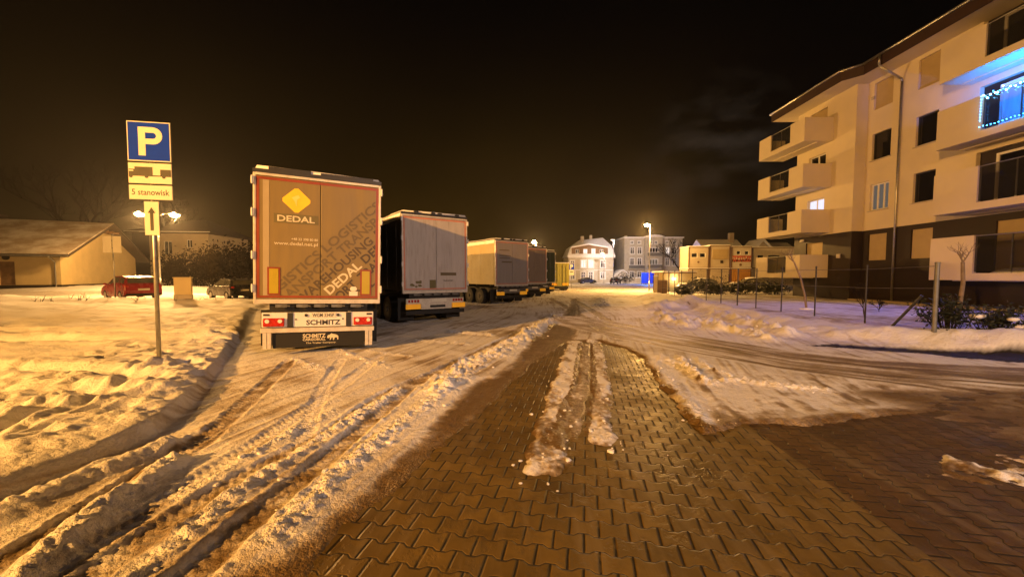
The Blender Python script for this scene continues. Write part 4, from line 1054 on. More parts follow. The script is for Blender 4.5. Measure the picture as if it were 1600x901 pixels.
        for i in range(n + 1):
            y = min(max(g1 + (g0 - g1) * i / n, g1 + .03), g0 - .03); q.box(x0 + .08, y - .02, z0 + .3, x0 + .11, y + .02, z1 - .05)
        q.build('railing', 'steel', b)
        q = MB(); q.box(x0 + .9, yb + .17, z0 - .05, x0 + 1.02, ya - .17, z0 - .003); q.build('drip_edge', 'plaster', b)
        if abs(z0) < 3:
            q = MB(); q.sphere((x0 + .5, (g0 + g1) / 2, z0 + .3), .5, .5, (g0 - g1) * .9, .5, 12, 6); q.build('blown_snow', 'snow', b, True)
        return b
    for k in range(4):
        balcony(-2.45, 8.9, 4.5, 1.70 + 2.85 * k, 3.15 + 2.85 * k, -.653 if True else 0, [(8.9, 7.66), (5.75, 4.5)])
        balcony(-1.45, -2.2, -9.0, 1.62 + 2.93 * k, 3.5 + 2.85 * k, -.003, [(-2.2, -3.86), (-7.4, -9.0)])
    # eaves: white soffit, dark fascia boards, gutter, snow on a low roof
    E = [(12.4, 8.5), (-1.85, 8.5), (-1.85, 2.6), (-1.2, 1.9), (-1.2, -16.6), (12.4, -16.6)]
    m = MB(); m.prism(E, lambda a, b, c: (a, b, c), 12.955, 13.02); m.build('soffit', 'plaster', t)
    m = MB()
    def off(d): return [(12.4, 8.5 + d), (-1.85 - d, 8.5 + d), (-1.85 - d, 2.6), (-1.2 - d, 1.9), (-1.2 - d, -16.6)]
    o0, o1 = off(.03), off(.0)
    for i in range(4):
        m.prism([o0[i], o0[i + 1], o1[i + 1], o1[i]], lambda a, b, c: (a, b, c), 12.94, 13.50)
    m.build('fascia', 'fascia', t)
    m = MB(); g = [(a, b, 13.50) for a, b in off(.10)]; m.path(g, .065, 10); m.build('gutter', 'steel', t, True)
    m = MB(); m.prism([(a, b) for a, b in E], lambda a, b, c: (a, b, c), 13.03, 13.46)
    m.add([(-1.8, 8.4, 13.47), (-1.8, 2.6, 13.47), (-1.15, 1.9, 13.47), (-1.15, -16.5, 13.47), (5.3, -10, 15.6), (5.3, 2, 15.6), (12.3, 8.4, 13.47), (12.3, -16.5, 13.47)],
          [(0, 1, 5), (1, 2, 5), (2, 3, 4, 5), (6, 0, 5), (3, 7, 4), (7, 6, 5, 4)])
    m.build('roof', 'snow', t)
    m = MB(); m.path([(-1.31, .9, 13.46), (-1.31, .9, 12.95), (-1.25, .9, 12.86), (-.12, .9, 12.25), (-.07, .9, 12.1), (-.07, .9, .4)], .055, 10); m.build('downpipe', 'steel', t, True)
    m = MB(); m.box(-.70, 3.6, 2.9, -.643, 3.85, 3.15); m.build('wall_box', 'plaster_grey', t)
    m = MB(); m.box(-.72, 6.6, 4.16, -.643, 6.9, 4.30); m.build('wall_light', 'sign_white', t)
    m = MB(); m.box(-.08, 2.45, 11.9, -.003, 2.65, 12.05); m.build('vent_cover', 'plaster_grey', t)
    m = MB(); m.box(-.72, -16.1, 0, -.02, 2.89, .46); m.build('plinth', 'plaster_beige', t)
    return t
apartment()
def string_lights():
    t = thing('string_lights', 'glowing blue string of lights wound along a balcony railing', 'fairy lights', (19.25, 16.1, 9.1))
    blue = (.01, .19, 1.0)
    M_['blue_led'] = lamp_mat('blue_led_bulb', (.05, .42, 1.0), 30.); M_['cyan_led'] = lamp_mat('pale_blue_led_bulb', (.25, .75, 1.0), 40.)
    P = []; r = random.Random(8); ya = 0.
    for i in range(58):
        y = -3.6 * i / 57; P.append((-.045 + r.gauss(0, .02), y, -.06 + .07 * math.sin(i * 1.3) + r.gauss(0, .035)))
    for i in range(8): P.append((-.04, .0, -.1 - .12 * i))
    for i in range(30): P.append((-.045, -3.6 * i / 29, -1.22 + r.gauss(0, .012)))
    c = MB(); c.path(P[:58], .006, 5); c.path([P[0]] + P[58:66], .006, 5); c.path(P[66:], .006, 5); c.build('cable', 'dark_metal', t)
    b = MB(); b.sphere((0, 0, 0), .024, n=7, m=5); big = b.mesh('bulb', 'cyan_led'); b = MB(); b.sphere((0, 0, 0), .016, n=6, m=4); small = b.mesh('bulb', 'blue_led')
    for i, p in enumerate(P):
        o = bpy.data.objects.new('bulb', big if i < 58 and i % 2 else small); COL.objects.link(o); o.parent = t; o.location = p
    for y in (-.4, -1.5, -2.6, -3.4): add_light('led_light', (.16, y, -.2), 420, (.0, .20, 1.0), .08, 165, t, (1.6, y, .75))
    for y in (-.6, -2.6): add_light('led_light', (-.12, y, -.1), 800, (.08, .13, 1.0), .06, 75, t, (-5.0, y + .5, -8.9))
    return t
string_lights()

# ------------------------------------------------------------------ wire fence in front of the courtyard
FX = lambda y: 10.7 + .004 * (y - 10) + max(0, y - 24) * .16
def fence():
    t = thing('wire_fence', 'low wire fence of thin dark posts along the snowy courtyard', 'fence', (FX(10), 10, 0))
    ys = [9.68, 11.6, 13.55, 15.25, 16.85, 18.25, 19.7, 21.2, 22.9, 24.6, 26.3, 28, 29.8, 31.6, 33.4]
    for i, y in enumerate(ys):
        z = gz(FX(y), y); m = MB(); r = .05 if i == 0 else .03 if i == 5 else .023
        x = FX(y) - FX(10); m.cyl((x, y - 10, z - .4), (x, y - 10, z + 1.72), r, r, 10); m.cyl((x, y - 10, z + 1.72), (x, y - 10, z + 1.76), r + .012, r, 10); m.build('post', 'dark_metal' if i else 'steel_dull', t)
    for dz in (.55, 1.1, 1.66):
        m = MB(); P = [(FX(y) - FX(10) - .03, y - 10, gz(FX(y), y) + dz - (.03 if 0 < i < 14 else 0)) for i, y in enumerate(ys)]; m.path(P, .007, 5); m.build('wire', 'steel_dull', t)
    y = 9.9; m = MB(); x = FX(10.2) - FX(10); m.cyl((x - .05, .9, gz(10.7, 10.9) - .1), (x - .05, -.2, gz(10.7, 9.8) + 1.15), .04, .04, 8) if False else m.cyl((x, .95, .15), (x + .15, .15, 1.28), .035, .035, 8); m.build('brace', 'dark_metal', t)
fence()

# ------------------------------------------------------------------ plants
def twig_tree(seed, h, r0, levels, spread, splits=3, trunk=.35, n=6, up=.25, first=.62, rk=.6):
    """bare branching; returns (trunk mesh builder, crown mesh builder)"""
    rd = random.Random(seed); tm, cm = MB(), MB()
    def grow(p, d, l, r, lev):
        q = p; m = tm if lev == 0 else cm
        seg = 3 if lev < 2 else 2
        for i in range(seg):
            d2 = (d + Vector((rd.gauss(0, .10), rd.gauss(0, .10), rd.gauss(0, .05) + .02))).normalized(); e = q + d2 * (l / seg)
            m.cyl(q, e, r * (1 - .3 * i / seg), r * (1 - .3 * (i + 1) / seg), n if lev < 2 else 4, False); q, d = e, d2
            if lev and lev < levels and i < seg - 1: grow(q, branch(d, spread), l * .5, r * .45, lev + 1)
        if lev < levels:
            for _ in range(splits): grow(q, branch(d, spread), l * ((first if lev == 0 else .62) + .2 * first * rd.random()), r * rk, lev + 1)
    def branch(d, s):
        v = Vector((rd.gauss(0, 1), rd.gauss(0, 1), rd.gauss(0, .6))); return (d + v.normalized() * s + Vector((0, 0, up))).normalized()
    grow(Vector((0, 0, -.15)), Vector((0, 0, 1)), h * trunk, r0, 0)
    return tm, cm
def bare_tree(label, loc, seed, h, r0, levels=4, spread=.8, bark='bark', group=None, trunk=.35, name='bare_tree', cat='tree', splits=3):
    t = thing(name, label, cat, loc, 0, group); a, b = twig_tree(seed, h, r0, levels, spread, splits, trunk)
    a.build('trunk', bark, t, True); b.build('crown', bark if bark != 'bark' else 'twig', t); return t
def leafy_shrub(label, loc, seed, w, d, h, leaf='leaf_dark', n=900, size=.05, group=None, snowcap=0, stems=14, rz=0):
    t = thing('shrub', label, 'shrub', loc, rz, group); rd = random.Random(seed)
    s = MB()
    tips = []
    for _ in range(stems):
        x, y = rd.gauss(0, .35) * w, rd.gauss(0, .35) * d; hh = h * (.55 + .5 * rd.random()); p0 = Vector((x * .4, y * .4, -.1)); p1 = Vector((x * .8, y * .8, hh * .55)); p2 = Vector((x * 1.1, y * 1.1, hh))
        s.cyl(p0, p1, .012, .008, 4, False); s.cyl(p1, p2, .008, .003, 4, False); tips += [p1, p2, (p1 + p2) / 2]
    s.build('stems', 'twig', t)
    m = MB()
    for _ in range(n):
        c = rd.choice(tips); p = c + Vector((rd.gauss(0, .13 * w), rd.gauss(0, .13 * d), rd.gauss(0, .13 * h)))
        if p.z < .02: p.z = .05 + .2 * rd.random() * h
        u = Vector((rd.gauss(0, 1), rd.gauss(0, 1), rd.gauss(0, 1))).normalized(); v = u.orthogonal().normalized(); k = size * (.5 + rd.random())
        m.quad(p - u * k, p + v * k * .5, p + u * k, p - v * k * .5)
    m.build('foliage', leaf, t)
    if snowcap:
        q = MB()
        for _ in range(snowcap):
            c = rd.choice(tips); q.sphere((c.x, c.y, c.z * .85), .06 + .07 * rd.random(), 1.3, 1.1, .6, 8, 5, .4)
        q.each('snow_cap', 'snow', t, True)
    return t
# two pale trunked saplings, two small bare bushes and the evergreen hedge by the fence
def sapling(label, loc, seed, h, r):
    t = thing('sapling', label, 'tree', loc, 0, None); a, b = twig_tree(seed, h, r, 3, .9, 3, .86, first=.16, rk=.33)
    a.build('trunk', 'bark_pale', t, True); b.build('crown', 'bark_pale', t)
    m = MB(); m.sphere((0, 0, .0), .28, 1, 1, .3, 10, 6, .2); m.build('snow_mound', 'snow', t, True); return t
sapling('pale slim sapling beside the evergreen shrubs near the right edge', (13.7, 11.75, gz(13.7, 11.75)), 31, 2.35, .07)
sapling('short sapling with a knobbly top in front of the lowest corner balcony', (12.6, 16.35, gz(12.6, 16.35)), 12, 2.6, .05)
t = bare_tree('bare upright bush in front of the dark ground floor wall', (11.9, 12.9, gz(11.9, 12.9)), 5, 2.3, .022, 4, .42, 'bark', None, .22, 'bush', 'bush', 4)
t = bare_tree('low bare bush standing in a mound of snow between fence and building', (14.6, 15.2, gz(14.6, 15.2)), 8, 1.0, .018, 4, .9, 'bark', None, .25, 'bush', 'bush', 4)
for i, (x, y, w, h, lb) in enumerate([(11.15, 9.75, .6, .75, 'dark evergreen shrub at the foot of the thick fence post'), (12.25, 9.7, .8, .62, 'dark evergreen shrub with two clumps of snow caught in its top'), (13.55, 9.55, .9, .7, 'dark evergreen shrub cut by the right edge of the photo')]):
    leafy_shrub(lb, (x, y, gz(x, y) - .05), 40 + i, w, .7, h, 'leaf_dark', 1500, .045, None, 4 if i == 1 else 0, 30)
for i, (x, y, w, h, lb) in enumerate([(17.2, 33.5, 1.6, 1.5, 'tall dark shrub behind the fence left of the orange container'), (18.4, 34.0, 1.4, 1.0, 'low dark shrub with snow on top in front of the cream containers'), (19.9, 33.0, 1.6, 1.15, 'dark shrub in front of the orange lower container'), (15.2, 33.6, 1.3, .7, 'flat dark shrub nearest to the wooden gate'), (20.9, 30.5, 1.7, .95, 'wide dark shrub before the lowest corner balcony')]):
    leafy_shrub(lb, (x, y, gz(x, y) - .05), 60 + i, w, 1., h, 'leaf_dark', 1100, .09, 'shrubs along the yard', 5, 30)
# brown thicket between the left houses and the black cars: separate bushes
proto = None
for i, (x, y, s, lb) in enumerate([(-33.5, 38, 1.0, 'tall leafless bush at the left end of the thicket under the beige house'), (-31.3, 38.6, 1.15, 'brown bush in the thicket directly right of the double street lamp'), (-29.2, 38.2, 1.25, 'brown bush in the thicket behind the beige cabinet'), (-27.2, 39, 1.35, 'tallest bush of the thicket, under the small window of the beige house'), (-25.2, 38.4, 1.1, 'brown bush in the thicket behind the black hatchback'), (-23.2, 38.8, 1.0, 'brown bush at the right end of the thicket, next to the nearest trailer')]):
    if proto is None: proto = leafy_shrub(lb, (x, y, .5), 90, 1.9, 1.6, 3.0, 'leaf_dry', 2600, .11, 'bushes under the beige house', 0, 60)
    else: dup(proto, (x, y, .5), i * 1.1, lb, None, s)
pt = bare_tree('big bare tree at the left edge behind the cream house', (-60, 52, .8), 3, 17, .35, 5, .75, 'bark', 'bare trees on the skyline')
dup(pt, (-50, 56, .8), 1.5, 'bare tree rising behind the chimney of the cream house', None, .8)
dup(pt, (-37, 66, .8), 3.3, 'bare tree behind the gable of the cream house', None, .62)
dup(pt, (37, 84, 0), 2.2, 'bare tree rising behind the site containers', None, .62)
dup(pt, (48, 92, 0), .7, 'bare tree beside the snowy roofs behind the containers', None, .5)
leafy_shrub('bush in front of the blue gate between the far houses', (24.6, 84, 0), 77, 2.4, 1.5, 2.3, 'leaf_dry', 900, .12, None, 3, 40)
# dry weeds sticking out of the bank
wd = MB(); r = random.Random(6)
for _ in range(26):
    x = -26 + 17 * r.random(); y = 21.3 + .07 * (x + 30) + r.gauss(0, .5); z = gz(x, y)
    for _ in range(4): wd.cyl((x + r.gauss(0, .05), y, z - .03), (x + r.gauss(0, .16), y + r.gauss(0, .1), z + .12 + .2 * r.random()), .008, .004, 4, False)
o = wd.build('dry_weeds', 'twig'); o['kind'] = 'stuff'
# ------------------------------------------------------------------ houses on the left
def gable_house():
    t = thing('gabled_house', 'low cream house with a wide gabled roof dusted with snow behind the red car', 'house', (-38.7, 33, .75), R(23.6))
    L, D, H, RZ = 15, 13, 3.05, 6.1
    m = MB(); holes = [(3.6, .05, 4.7, 2.2)]
    ax = ((-L, 0, 0), (1, 0, 0), (0, 0, 1), (0, -1, 0)); hole = (L - 3.65, .32, L - 2.75, 2.25); facade(m, *ax, L, H, [hole], .15)
    m.quad((0, 0, 0), (0, D, 0), (0, D, H), (0, D / 2, RZ), (0, 0, H)); m.quad((-L, 0, 0), (-L, 0, H), (-L, D / 2, RZ), (-L, D, H), (-L, D, 0)); m.quad((0, D, 0), (-L, D, 0), (-L, D, H), (0, D, H)); m.build('wall', 'plaster_cream', t)
    m = MB(); m.box(-L - .02, -.03, -.3, .03, D, .30); m.build('plinth', 'brown_panel', t)
    m = MB(); slab(m, *ax, hole[0] + .01, hole[1], hole[2] - .01, hole[3] - .01, -.12, -.08); m.build('door', 'wood', t)
    m = MB(); m.cyl((-3.2, -.01, 2.58), (-3.2, -.09, 2.58), .22, .22, 12); m.build('round_plaque', 'brown_panel', t)
    s = (RZ - H) / (D / 2); ov = .9; vg = .95
    def roof(z0, z1, name, mt, inset=0):
        m = MB(); y0 = -ov + inset; y1 = D + ov - inset; e = H - s * (ov - inset)
        sec = [(y0, e + z0), (D / 2, RZ + z0), (y1, e + z0), (y1, e + z1), (D / 2, RZ + z1), (y0, e + z1)]
        m.prism(sec, lambda a, b, c: (c, a, b), -L - vg + inset, vg - inset); return m.build(name, mt, t)
    roof(.0, .22, 'roof', 'roof_dark')
    mt, N, b = new_mat('snow_dusted_roof'); tc = N.n('ShaderNodeTexCoord').outputs['Object']
    f = N.ramp(N.noise(tc, .55, 6, .62), .42, .60); b.inputs['Roughness'].default_value = .75
    N.link(N.mix(f, (.40, .32, .24), (.66, .63, .60)), b.inputs['Base Color'])
    roof(.222, .30, 'roof_snow', mt, .04)
    m = MB(); m.path([(-L, -ov - .08, H - s * ov + .12), (vg, -ov - .08, H - s * ov + .12)], .07, 8); m.path([(-.25, -ov - .08, H - s * ov + .05), (-.3, -.5, H - .55), (-.3, -.08, H - .85), (-.3, -.08, .1)], .05, 8); m.build('gutter', 'steel', t)
    m = MB()
    for f in (.42, .5, .58): m.box(.0, D * f - .1, 5.35, .9, D * f + .1, 5.55)
    m.build('roof_brackets', 'wood', t)
    m = MB(); m.box(-9.5, D / 2 + .3, RZ - .3, -7.2, D / 2 + 1.3, RZ + .75); m.build('chimney', 'brown_panel', t)
gable_house()
def hip_house(label, loc, rz, w, d, h, rh, wall, wins, snow='roof_dark', ov=.6):
    t = thing('house', label, 'house', loc, rz)
    m = MB(); ax = ((0, 0, 0), (1, 0, 0), (0, 0, 1), (0, -1, 0)); facade(m, *ax, w, h, wins, .15)
    facade(m, (w, 0, 0), (0, 1, 0), (0, 0, 1), (1, 0, 0), d, h, []); facade(m, (w, d, 0), (-1, 0, 0), (0, 0, 1), (0, 1, 0), w, h, []); facade(m, (0, d, 0), (0, -1, 0), (0, 0, 1), (-1, 0, 0), d, h, []); m.build('wall', wall, t)
    for q in wins: window(t, ax, q, 'glass_dark', fw=.06)
    m = MB(); k = min(w, d) * .38
    m.loft([[(-ov, -ov, h), (w + ov, -ov, h), (w + ov, d + ov, h), (-ov, d + ov, h)], [(-ov, -ov, h + .15), (w + ov, -ov, h + .15), (w + ov, d + ov, h + .15), (-ov, d + ov, h + .15)], [(k, d * .45, h + rh), (w - k, d * .45, h + rh), (w - k, d * .55, h + rh), (k, d * .55, h + rh)]]); m.build('roof', snow, t)
    m = MB(); m.box(-ov - .03, -ov - .03, h + .15, w + ov + .03, -ov + .02, h + .24); m.build('eave_snow', 'snow', t); return t
hip_house('beige two storey house with a dark hipped roof above the brown thicket', (-44.6, 47.5, .9), R(4), 6.9, 8, 6.1, 2.2, 'plaster_beige', [(1.6, 3.6, 2.6, 5.2), (4.3, 4.4, 4.95, 5.4)])
hip_house('small dim house with a snow edged roof left of the nearest trailer', (-42.5, 62, .9), R(0), 8, 7, 5.3, 1.9, 'plaster_beige', [(3, 3, 4, 4.4)])
hip_house('dark house silhouetted behind the gable of the cream house', (-59, 60, .9), R(8), 11, 8, 7.6, 2., 'brown_panel', [(3, 4, 4, 5.5)])

# ------------------------------------------------------------------ the two far houses closing the lot
def mansard_house():
    t = thing('mansard_house', 'grey two storey house with a snowy mansard roof and lit windows', 'house', (14.7, 100, 0))
    W, D, H = 11.7, 10, 6.75
    ax = ((0, 0, 0), (1, 0, 0), (0, 0, 1), (0, -1, 0)); m = MB()
    up = [(.45, 3.95, 1.5, 5.8), (3.2, 3.95, 4.55, 5.95), (5.2, 3.95, 6.5, 5.95), (8.35, 3.95, 9.55, 5.85)]
    dn = [(.5, .9, 1.7, 3.0), (3.25, .55, 4.4, 2.9), (5.25, .55, 6.4, 2.9), (8.35, 1.1, 9.5, 2.75)]
    facade(m, *ax, W, H, up + dn, .2); m.quad((W, 0, 0), (W, D, 0), (W, D, H), (W, 0, H)); m.quad((0, 0, 0), (0, 0, H), (0, D, H), (0, D, 0)); m.quad((0, D, 0), (0, D, H), (W, D, H), (W, D, 0)); m.build('wall', 'plaster_grey', t)
    for i, q in enumerate(up): window(t, ax, q, 'warm_lit' if i in (1, 2) else 'glass_dark', fw=.14, trans=True, trim=.16)
    for i, q in enumerate(dn): window(t, ax, q, 'curtain_lit' if i == 0 else 'glass_dark', fw=.16, trans=True, trim=.2)
    m = MB(); m.box(-.25, -.3, H - .25, W + .25, 0, H + .12); m.box(-.05, -.07, 3.25, W + .05, -.003, 3.45); m.build('cornice', 'white_paint', t)
    m = MB(); m.box(-.35, -.36, H + .123, W + .35, D + .3, H + .3)
    m.loft([[(-.3, -.3, H + .3), (W + .3, -.3, H + .3), (W + .3, D + .3, H + .3), (-.3, D + .3, H + .3)], [(.6, .9, H + 2.6), (W - .3, .9, H + 2.9), (W - .3, D - .9, H + 2.9), (.6, D - .9, H + 2.6)], [(3.4, 3.5, H + 4.6), (W - 2.1, 3.5, H + 5.3), (W - 2.1, 6, H + 5.3), (3.4, 6, H + 4.6)]]); rf = m.build('roof', 'snow', t)
    m = MB(); m.box(3.6, 2.6, H + 3.2, 4.4, 3.6, H + 5.6); m.box(6.2, 4, H + 4, 6.9, 4.8, H + 6.); m.build('chimney', 'plaster_beige', rf)
    m = MB(); m.box(4.4, 1.9, H + 3.0, 6.6, 2.4, H + 3.35); m.box(8.2, 1.7, H + 3.3, 9.5, 2.2, H + 3.5); m.build('roof_hatches', 'brown_panel', rf)
    # broad timber dormer with four windows
    axd = ((.75, -.08, H + .3), (1, 0, 0), (0, 0, 1), (0, -1, 0)); dw = 9.4
    hs = [(1.0, .5, 1.95, 1.65), (3.0, .45, 4.1, 1.75), (5.1, .45, 6.2, 1.85), (7.3, .5, 8.2, 1.65)]
    m = MB(); facade(m, *axd, dw, 2.0, hs, .15); m.add([(.75, -.08, H + 2.3), (.75 + dw, -.08, H + 2.3), (.75 + dw * .47, -.08, H + 3.1)], [(0, 1, 2)]); d = m.build('dormer', 'wood', t)
    for i, q in enumerate(hs): window(t, axd, q, 'warm_lit' if i in (1, 2) else 'glass_dark', fw=.1, depth=.12)
    m = MB(); m.prism([(.45, H + 2.25), (.75 + dw * .47, H + 3.12), (1.05 + dw, H + 2.25), (1.05 + dw, H + 2.55), (.75 + dw * .47, H + 3.45), (.45, H + 2.55)], lambda a, b, c: (a, c, b), -.4, 3.2); m.build('dormer_roof', 'snow', t)
mansard_house()
def tenement():
    t = thing('tenement_house', 'pale three storey tenement with central balconies behind the far street lamp', 'house', (30.3, 104, 0))
    W, D, H = 15.6, 10, 12.
    ax = ((0, 0, 0), (1, 0, 0), (0, 0, 1), (0, -1, 0)); m = MB()
    xs = (1.6, 3.6, 11.1, 13.0)
    hs = [(x, z, x + (1.1 if z < 10 else .8), z + h_) for x in xs for z, h_ in ((1.2, 1.8), (4.6, 2.0), (7.7, 1.8), (10.4, .8))]
    facade(m, *ax, W, H, hs, .2); m.quad((W, 0, 0), (W, D, 0), (W, D, H), (W, 0, H)); m.quad((0, 0, 0), (0, 0, H), (0, D, H), (0, D, 0)); m.quad((0, D, 0), (0, D, H), (W, D, H), (W, D, 0))
    m.quad((0, 0, H), (W, 0, H), (W, D, H), (0, D, H)); m.build('wall', 'plaster_grey', t)
    for q in hs: window(t, ax, q, 'warm_lit' if (q[0] == 11.1 and 7 < q[1] < 8) else 'glass_dark', fw=.12, trans=q[1] < 10, trim=.14)
    axc = ((5.5, -.8, 0), (1, 0, 0), (0, 0, 1), (0, -1, 0)); hc = [(.9, 10.3, 1.7, 11.2), (2.3, 10.3, 3.1, 11.2), (1.0, 7.2, 3.3, 9.4), (1.0, 4.0, 3.3, 6.3), (1.2, .4, 3.0, 2.8)]
    m = MB(); facade(m, *axc, 4.5, 12.2, hc, .2); m.quad((5.5, -.8, 0), (5.5, -.8, 12.2), (5.5, 0, 12.2), (5.5, 0, 0)); m.quad((10, -.8, 0), (10, 0, 0), (10, 0, 12.2), (10, -.8, 12.2)); m.build('central_bay', 'plaster_grey', t)
    for i, q in enumerate(hc): window(t, axc, q, 'curtain_lit' if i == 3 else 'glass_dark', fw=.12, mull=2 if i in (2, 3) else 1, trim=.1)
    for (x0, x1, z, yy) in ((5.7, 9.6, 6.9, -.8), (5.7, 9.6, 3.7, -.8), (1.0, 5.2, 3.6, -.003)):
        m = MB(); m.box(x0, yy - 1.1, z, x1, yy - .003, z + .2); b = m.build('balcony', 'plaster_grey', t)
        m = MB(); m.box(x0, yy - 1.1, z + .203, x1, yy - 1.0, z + 1.1); m.build('parapet', 'steel_dull', b)
        m = MB(); m.box(x0, yy - 1.12, z + 1.103, x1, yy - .95, z + 1.2); m.build('parapet_snow', 'snow', b)
    m = MB(); m.box(-.3, -.35, H + .003, 5.5, D, H + .3); m.box(10, -.35, H + .003, W + .3, D, H + .3)
    m.prism([(5.2, 12.203), (10.3, 12.203), (10.3, 12.4), (8.9, 12.75), (7.75, 12.85), (6.6, 12.75), (5.2, 12.4)], lambda a, b, c: (a, c, b), -1.1, D); m.build('roof', 'snow', t)
    m = MB(); m.box(1, 3, H + .3, 1.6, 3.6, H + 1.); m.build('chimney', 'plaster_beige', t)
    m = MB(); m.cyl((5.42, -.1, 0), (5.42, -.1, H), .06); m.cyl((10.1, -.1, 0), (10.1, -.1, H), .06); m.build('downpipe', 'steel_dull', t)
tenement()
def garage(label, loc, w, d, h, rh, wall='plaster_grey', name='garage'):
    t = thing(name, label, 'garage', loc); m = MB()
    m.box(0, 0, 0, w, d, h); m.prism([(0, h), (w / 2, h + rh - .1), (w, h)], lambda a, b, c: (a, c, b), 0, d); m.build('wall', wall, t)
    m = MB(); m.prism([(-.3, h - .15), (w / 2, h + rh), (w + .3, h - .15), (w + .3, h), (w / 2, h + rh + .2), (-.3, h)], lambda a, b, c: (a, c, b), -.3, d + .3); m.build('roof', 'snow', t)
    m = MB(); m.box(w * .15, -.05, .1, w * .85, -.003, h - .3); m.build('door', 'brown_panel', t); return t
garage('little snow roofed garage between the two far houses', (26.6, 98, 0), 3.4, 6, 1.9, 1.4)
def yard_wall():
    t = thing('low_wall', 'long low wall with a snow cap between the two far houses', 'wall', (25.0, 93, 0)); m = MB(); m.box(-.8, 0, 0, 7.2, .25, 1.35); m.build('body', 'plaster_beige', t); m = MB(); m.box(-.85, -.05, 1.353, 7.25, .3, 1.5); m.build('snow_cap', 'snow', t)
yard_wall()
M_['blue_gate'] = mat('blue_gate_paint', (.02, .06, .42), .5, var=.1); M_['blue_sign'] = lamp_mat('lit_blue_sign', (.03, .22, 1.0), 3.2); M_['blue_sign_white'] = lamp_mat('lit_sign_white', (.75, .9, 1.0), 6.)
def blue_gate():
    t = thing('blue_gate', 'blue sheet metal gate glowing under blue light', 'gate', (27.0, 80, 0)); m = MB(); m.box(0, 0, .25, 2.75, .06, 2.5); m.build('panel', 'blue_gate', t)
    m = MB()
    for k in range(12): m.box(.1 + k * .22, -.03, .3, .17 + k * .22, -.003, 2.45)
    m.build('ribs', 'blue_gate', t); m = MB(); m.box(-.12, -.05, 0, -.003, .1, 2.6); m.box(2.753, -.05, 0, 2.9, .1, 2.6); m.build('gate_posts', 'steel_dull', t)
blue_gate()
def lit_sign():
    t = thing('illuminated_sign', 'glowing blue illuminated sign on a post by the gate', 'sign', (24.9, 62, 0)); m = MB(); m.cyl((0, .1, 0), (0, .1, 2.4), .06); m.cyl((1.5, .1, 0), (1.5, .1, 2.4), .06); m.build('posts', 'steel_dull', t)
    m = MB(); m.box(-.3, 0, .9, 1.8, .18, 2.5); m.build('light_box', 'blue_sign', t); m = MB(); m.box(-.25, -.01, 1.3, .1, -.003, 2.3); m.build('white_field', 'blue_sign_white', t)
    add_light('blue_light', (.7, -.5, 1.8), 350, (.05, .25, 1.), .3, None, t); add_light('blue_light', (2.2, 14.5, 2.5), 1300, (.05, .25, 1.), .3, None, t)  # second light has no fixture, added before the gate to light it blue
lit_sign()
def wood_gate():
    t = thing('wooden_gate', 'open board gate with pale pillar at the end of the wire fence', 'gate', (14.15, 37.6, 0), R(-8)); m = MB(); m.box(-.28, -.15, 0, .12, .2, 1.75); m.build('pillar', 'plaster_cream', t, bevel=.02)
    m = MB(); m.box(.14, -.1, .1, 1.0, -.05, 1.35)
    m.build('gate_leaf', 'wood', t); m = MB()
    for k in range(7): m.box(.15 + k * .12, -.13, .08, .25 + k * .12, -.103, 1.42)
    m.build('boards', 'wood', t); m = MB(); m.box(-.3, -.17, 1.753, .14, .22, 1.86); m.build('snow_cap', 'snow', t)
wood_gate()

